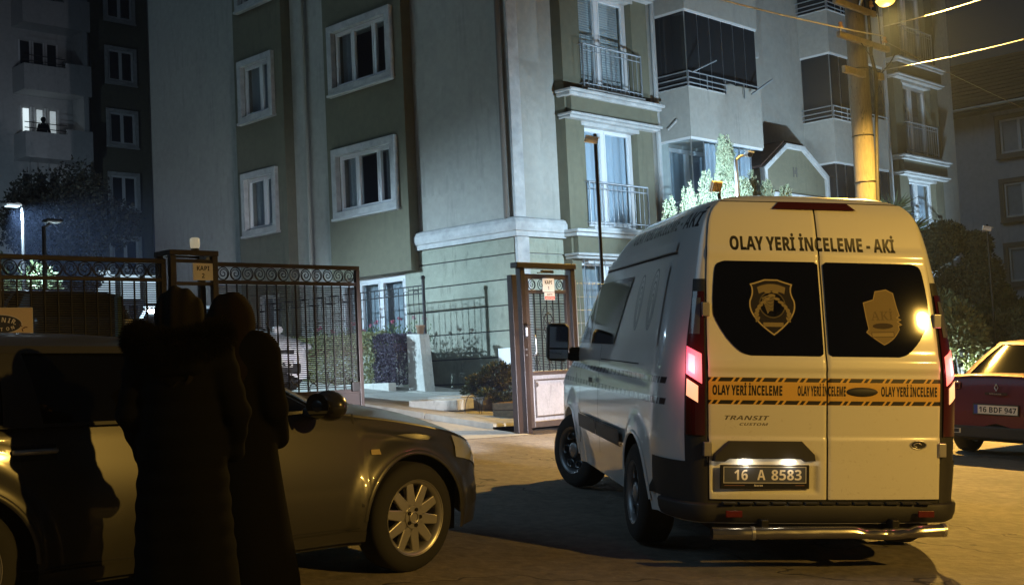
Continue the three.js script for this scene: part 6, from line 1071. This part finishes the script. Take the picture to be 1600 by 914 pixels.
{ // yucca-like plants showing over the van roof
  const P = thing('yucca', 'spiky green yucca leaves showing above the right of the van roof', 'plant', W(29.3, 14.6, G(29.3, 14.6)));
  const heads = [[0.1, 4.75, 0], [-0.7, 4.7, 0.3], [0.6, 4.2, -0.4], [-0.2, 4.3, 0.3]];
  for (const h of heads) { mk('stem', rod(V(0, 0, 0), V(...h), 0.07, 0.05, 8), M.bark, P); mk('leaf_head', leaves(150, (r) => { const t = r() * 6.28, u = r() * 1.5 - 0.5; return { p: V(...h), s: 0.62, up: V(Math.cos(t), u, Math.sin(t)), mess: 0.2 }; }, 500 + h[1] * 10, { aspect: 0.075 }), leafMat(0.10, 0.15, 0.06), P); }
}
{ // dark broadleaf tree in front of the far block
  const a = 15.9, b = 33.2, T = thing('tree', 'dark broad tree with hazy crown in front of the far block', 'tree', W(a, b, G(a, b))), y = 5.7 - G(a, b), r0 = RNG(610), lobes = [];
  for (let i = 0; i < 26; i++) { const t = r0() * 6.28, u = r0() * 2 - 1, q = Math.sqrt(1 - u * u); lobes.push([Math.cos(t) * q * 1.75, u * 1.45, Math.sin(t) * q * 1.6, 0.55 + 0.35 * r0()]); }
  mk('crown', leaves(16000, (r) => { const L = lobes[r() * 26 | 0], t = r() * 6.28, u = r() * 2 - 1, q = Math.sqrt(1 - u * u), k = L[3] * Math.pow(r(), 0.4); return { p: V(L[0] + Math.cos(t) * q * k, y + L[1] + u * k, L[2] + Math.sin(t) * q * k), s: 0.13, mess: 2 }; }, 611), leafMat(0.03, 0.038, 0.025), T);
  mk('trunk', [rod(V(0, -0.2, 0), V(0.1, y - 0.9, 0.05), 0.16, 0.1, 10), ...lobes.slice(0, 12).map(L => rod(V(0.08, y - 1.4, 0.04), V(L[0] * 0.8, y + L[1] * 0.8, L[2] * 0.8), 0.06, 0.015, 6))], M.bark, T);
}
shrub('yard_bush', 'leafy bush with bright gaps behind the fence beside the dark hatchback', 10.4, 24.6, G(10.4, 24.6), 1.1, 1.0, 0.9, [0.10, 0.13, 0.05], 9000, 96, 0.1, 0.2);
{ // turquoise barrier post beside the gate column
  const P = thing('barrier_post', 'slim turquoise post behind the fence beside the gate column', 'post', W(6.35, 12.3, G(6.35, 12.3)), PHI);
  mk('post', rbox(0.07, 1.75, 0.07, 0.01, 0, 0.87, 0), std(lin(0.10, 0.24, 0.26), 0.5), P); mk('sensor', rbox(0.1, 0.06, 0.06, 0.01, 0.09, 1.45, 0.02), M.whitePlastic, P);
}
const groups = { camera_pole: 'camera poles in the front garden', garden_floodlight: 'garden floodlights', overhead_wire: 'overhead wires', garden_shrub: 'shrubs in the front garden', concrete_slab: 'loose concrete slabs on the walkway', yard_lamp: 'lamp posts in the yard', gate_sign: 'gate number signs', apartment_building: 'apartment blocks of the estate', person: 'people' };
for (const o of scene.children) { const g = groups[o.name.replace(/_\d{3}$/, '')]; if (g) o.userData.group = g; }
// thin night haze that the lamps light up
scene.fog = new THREE.FogExp2(0xbcd0ff, 0.0009);
renderer.render(scene, camera);
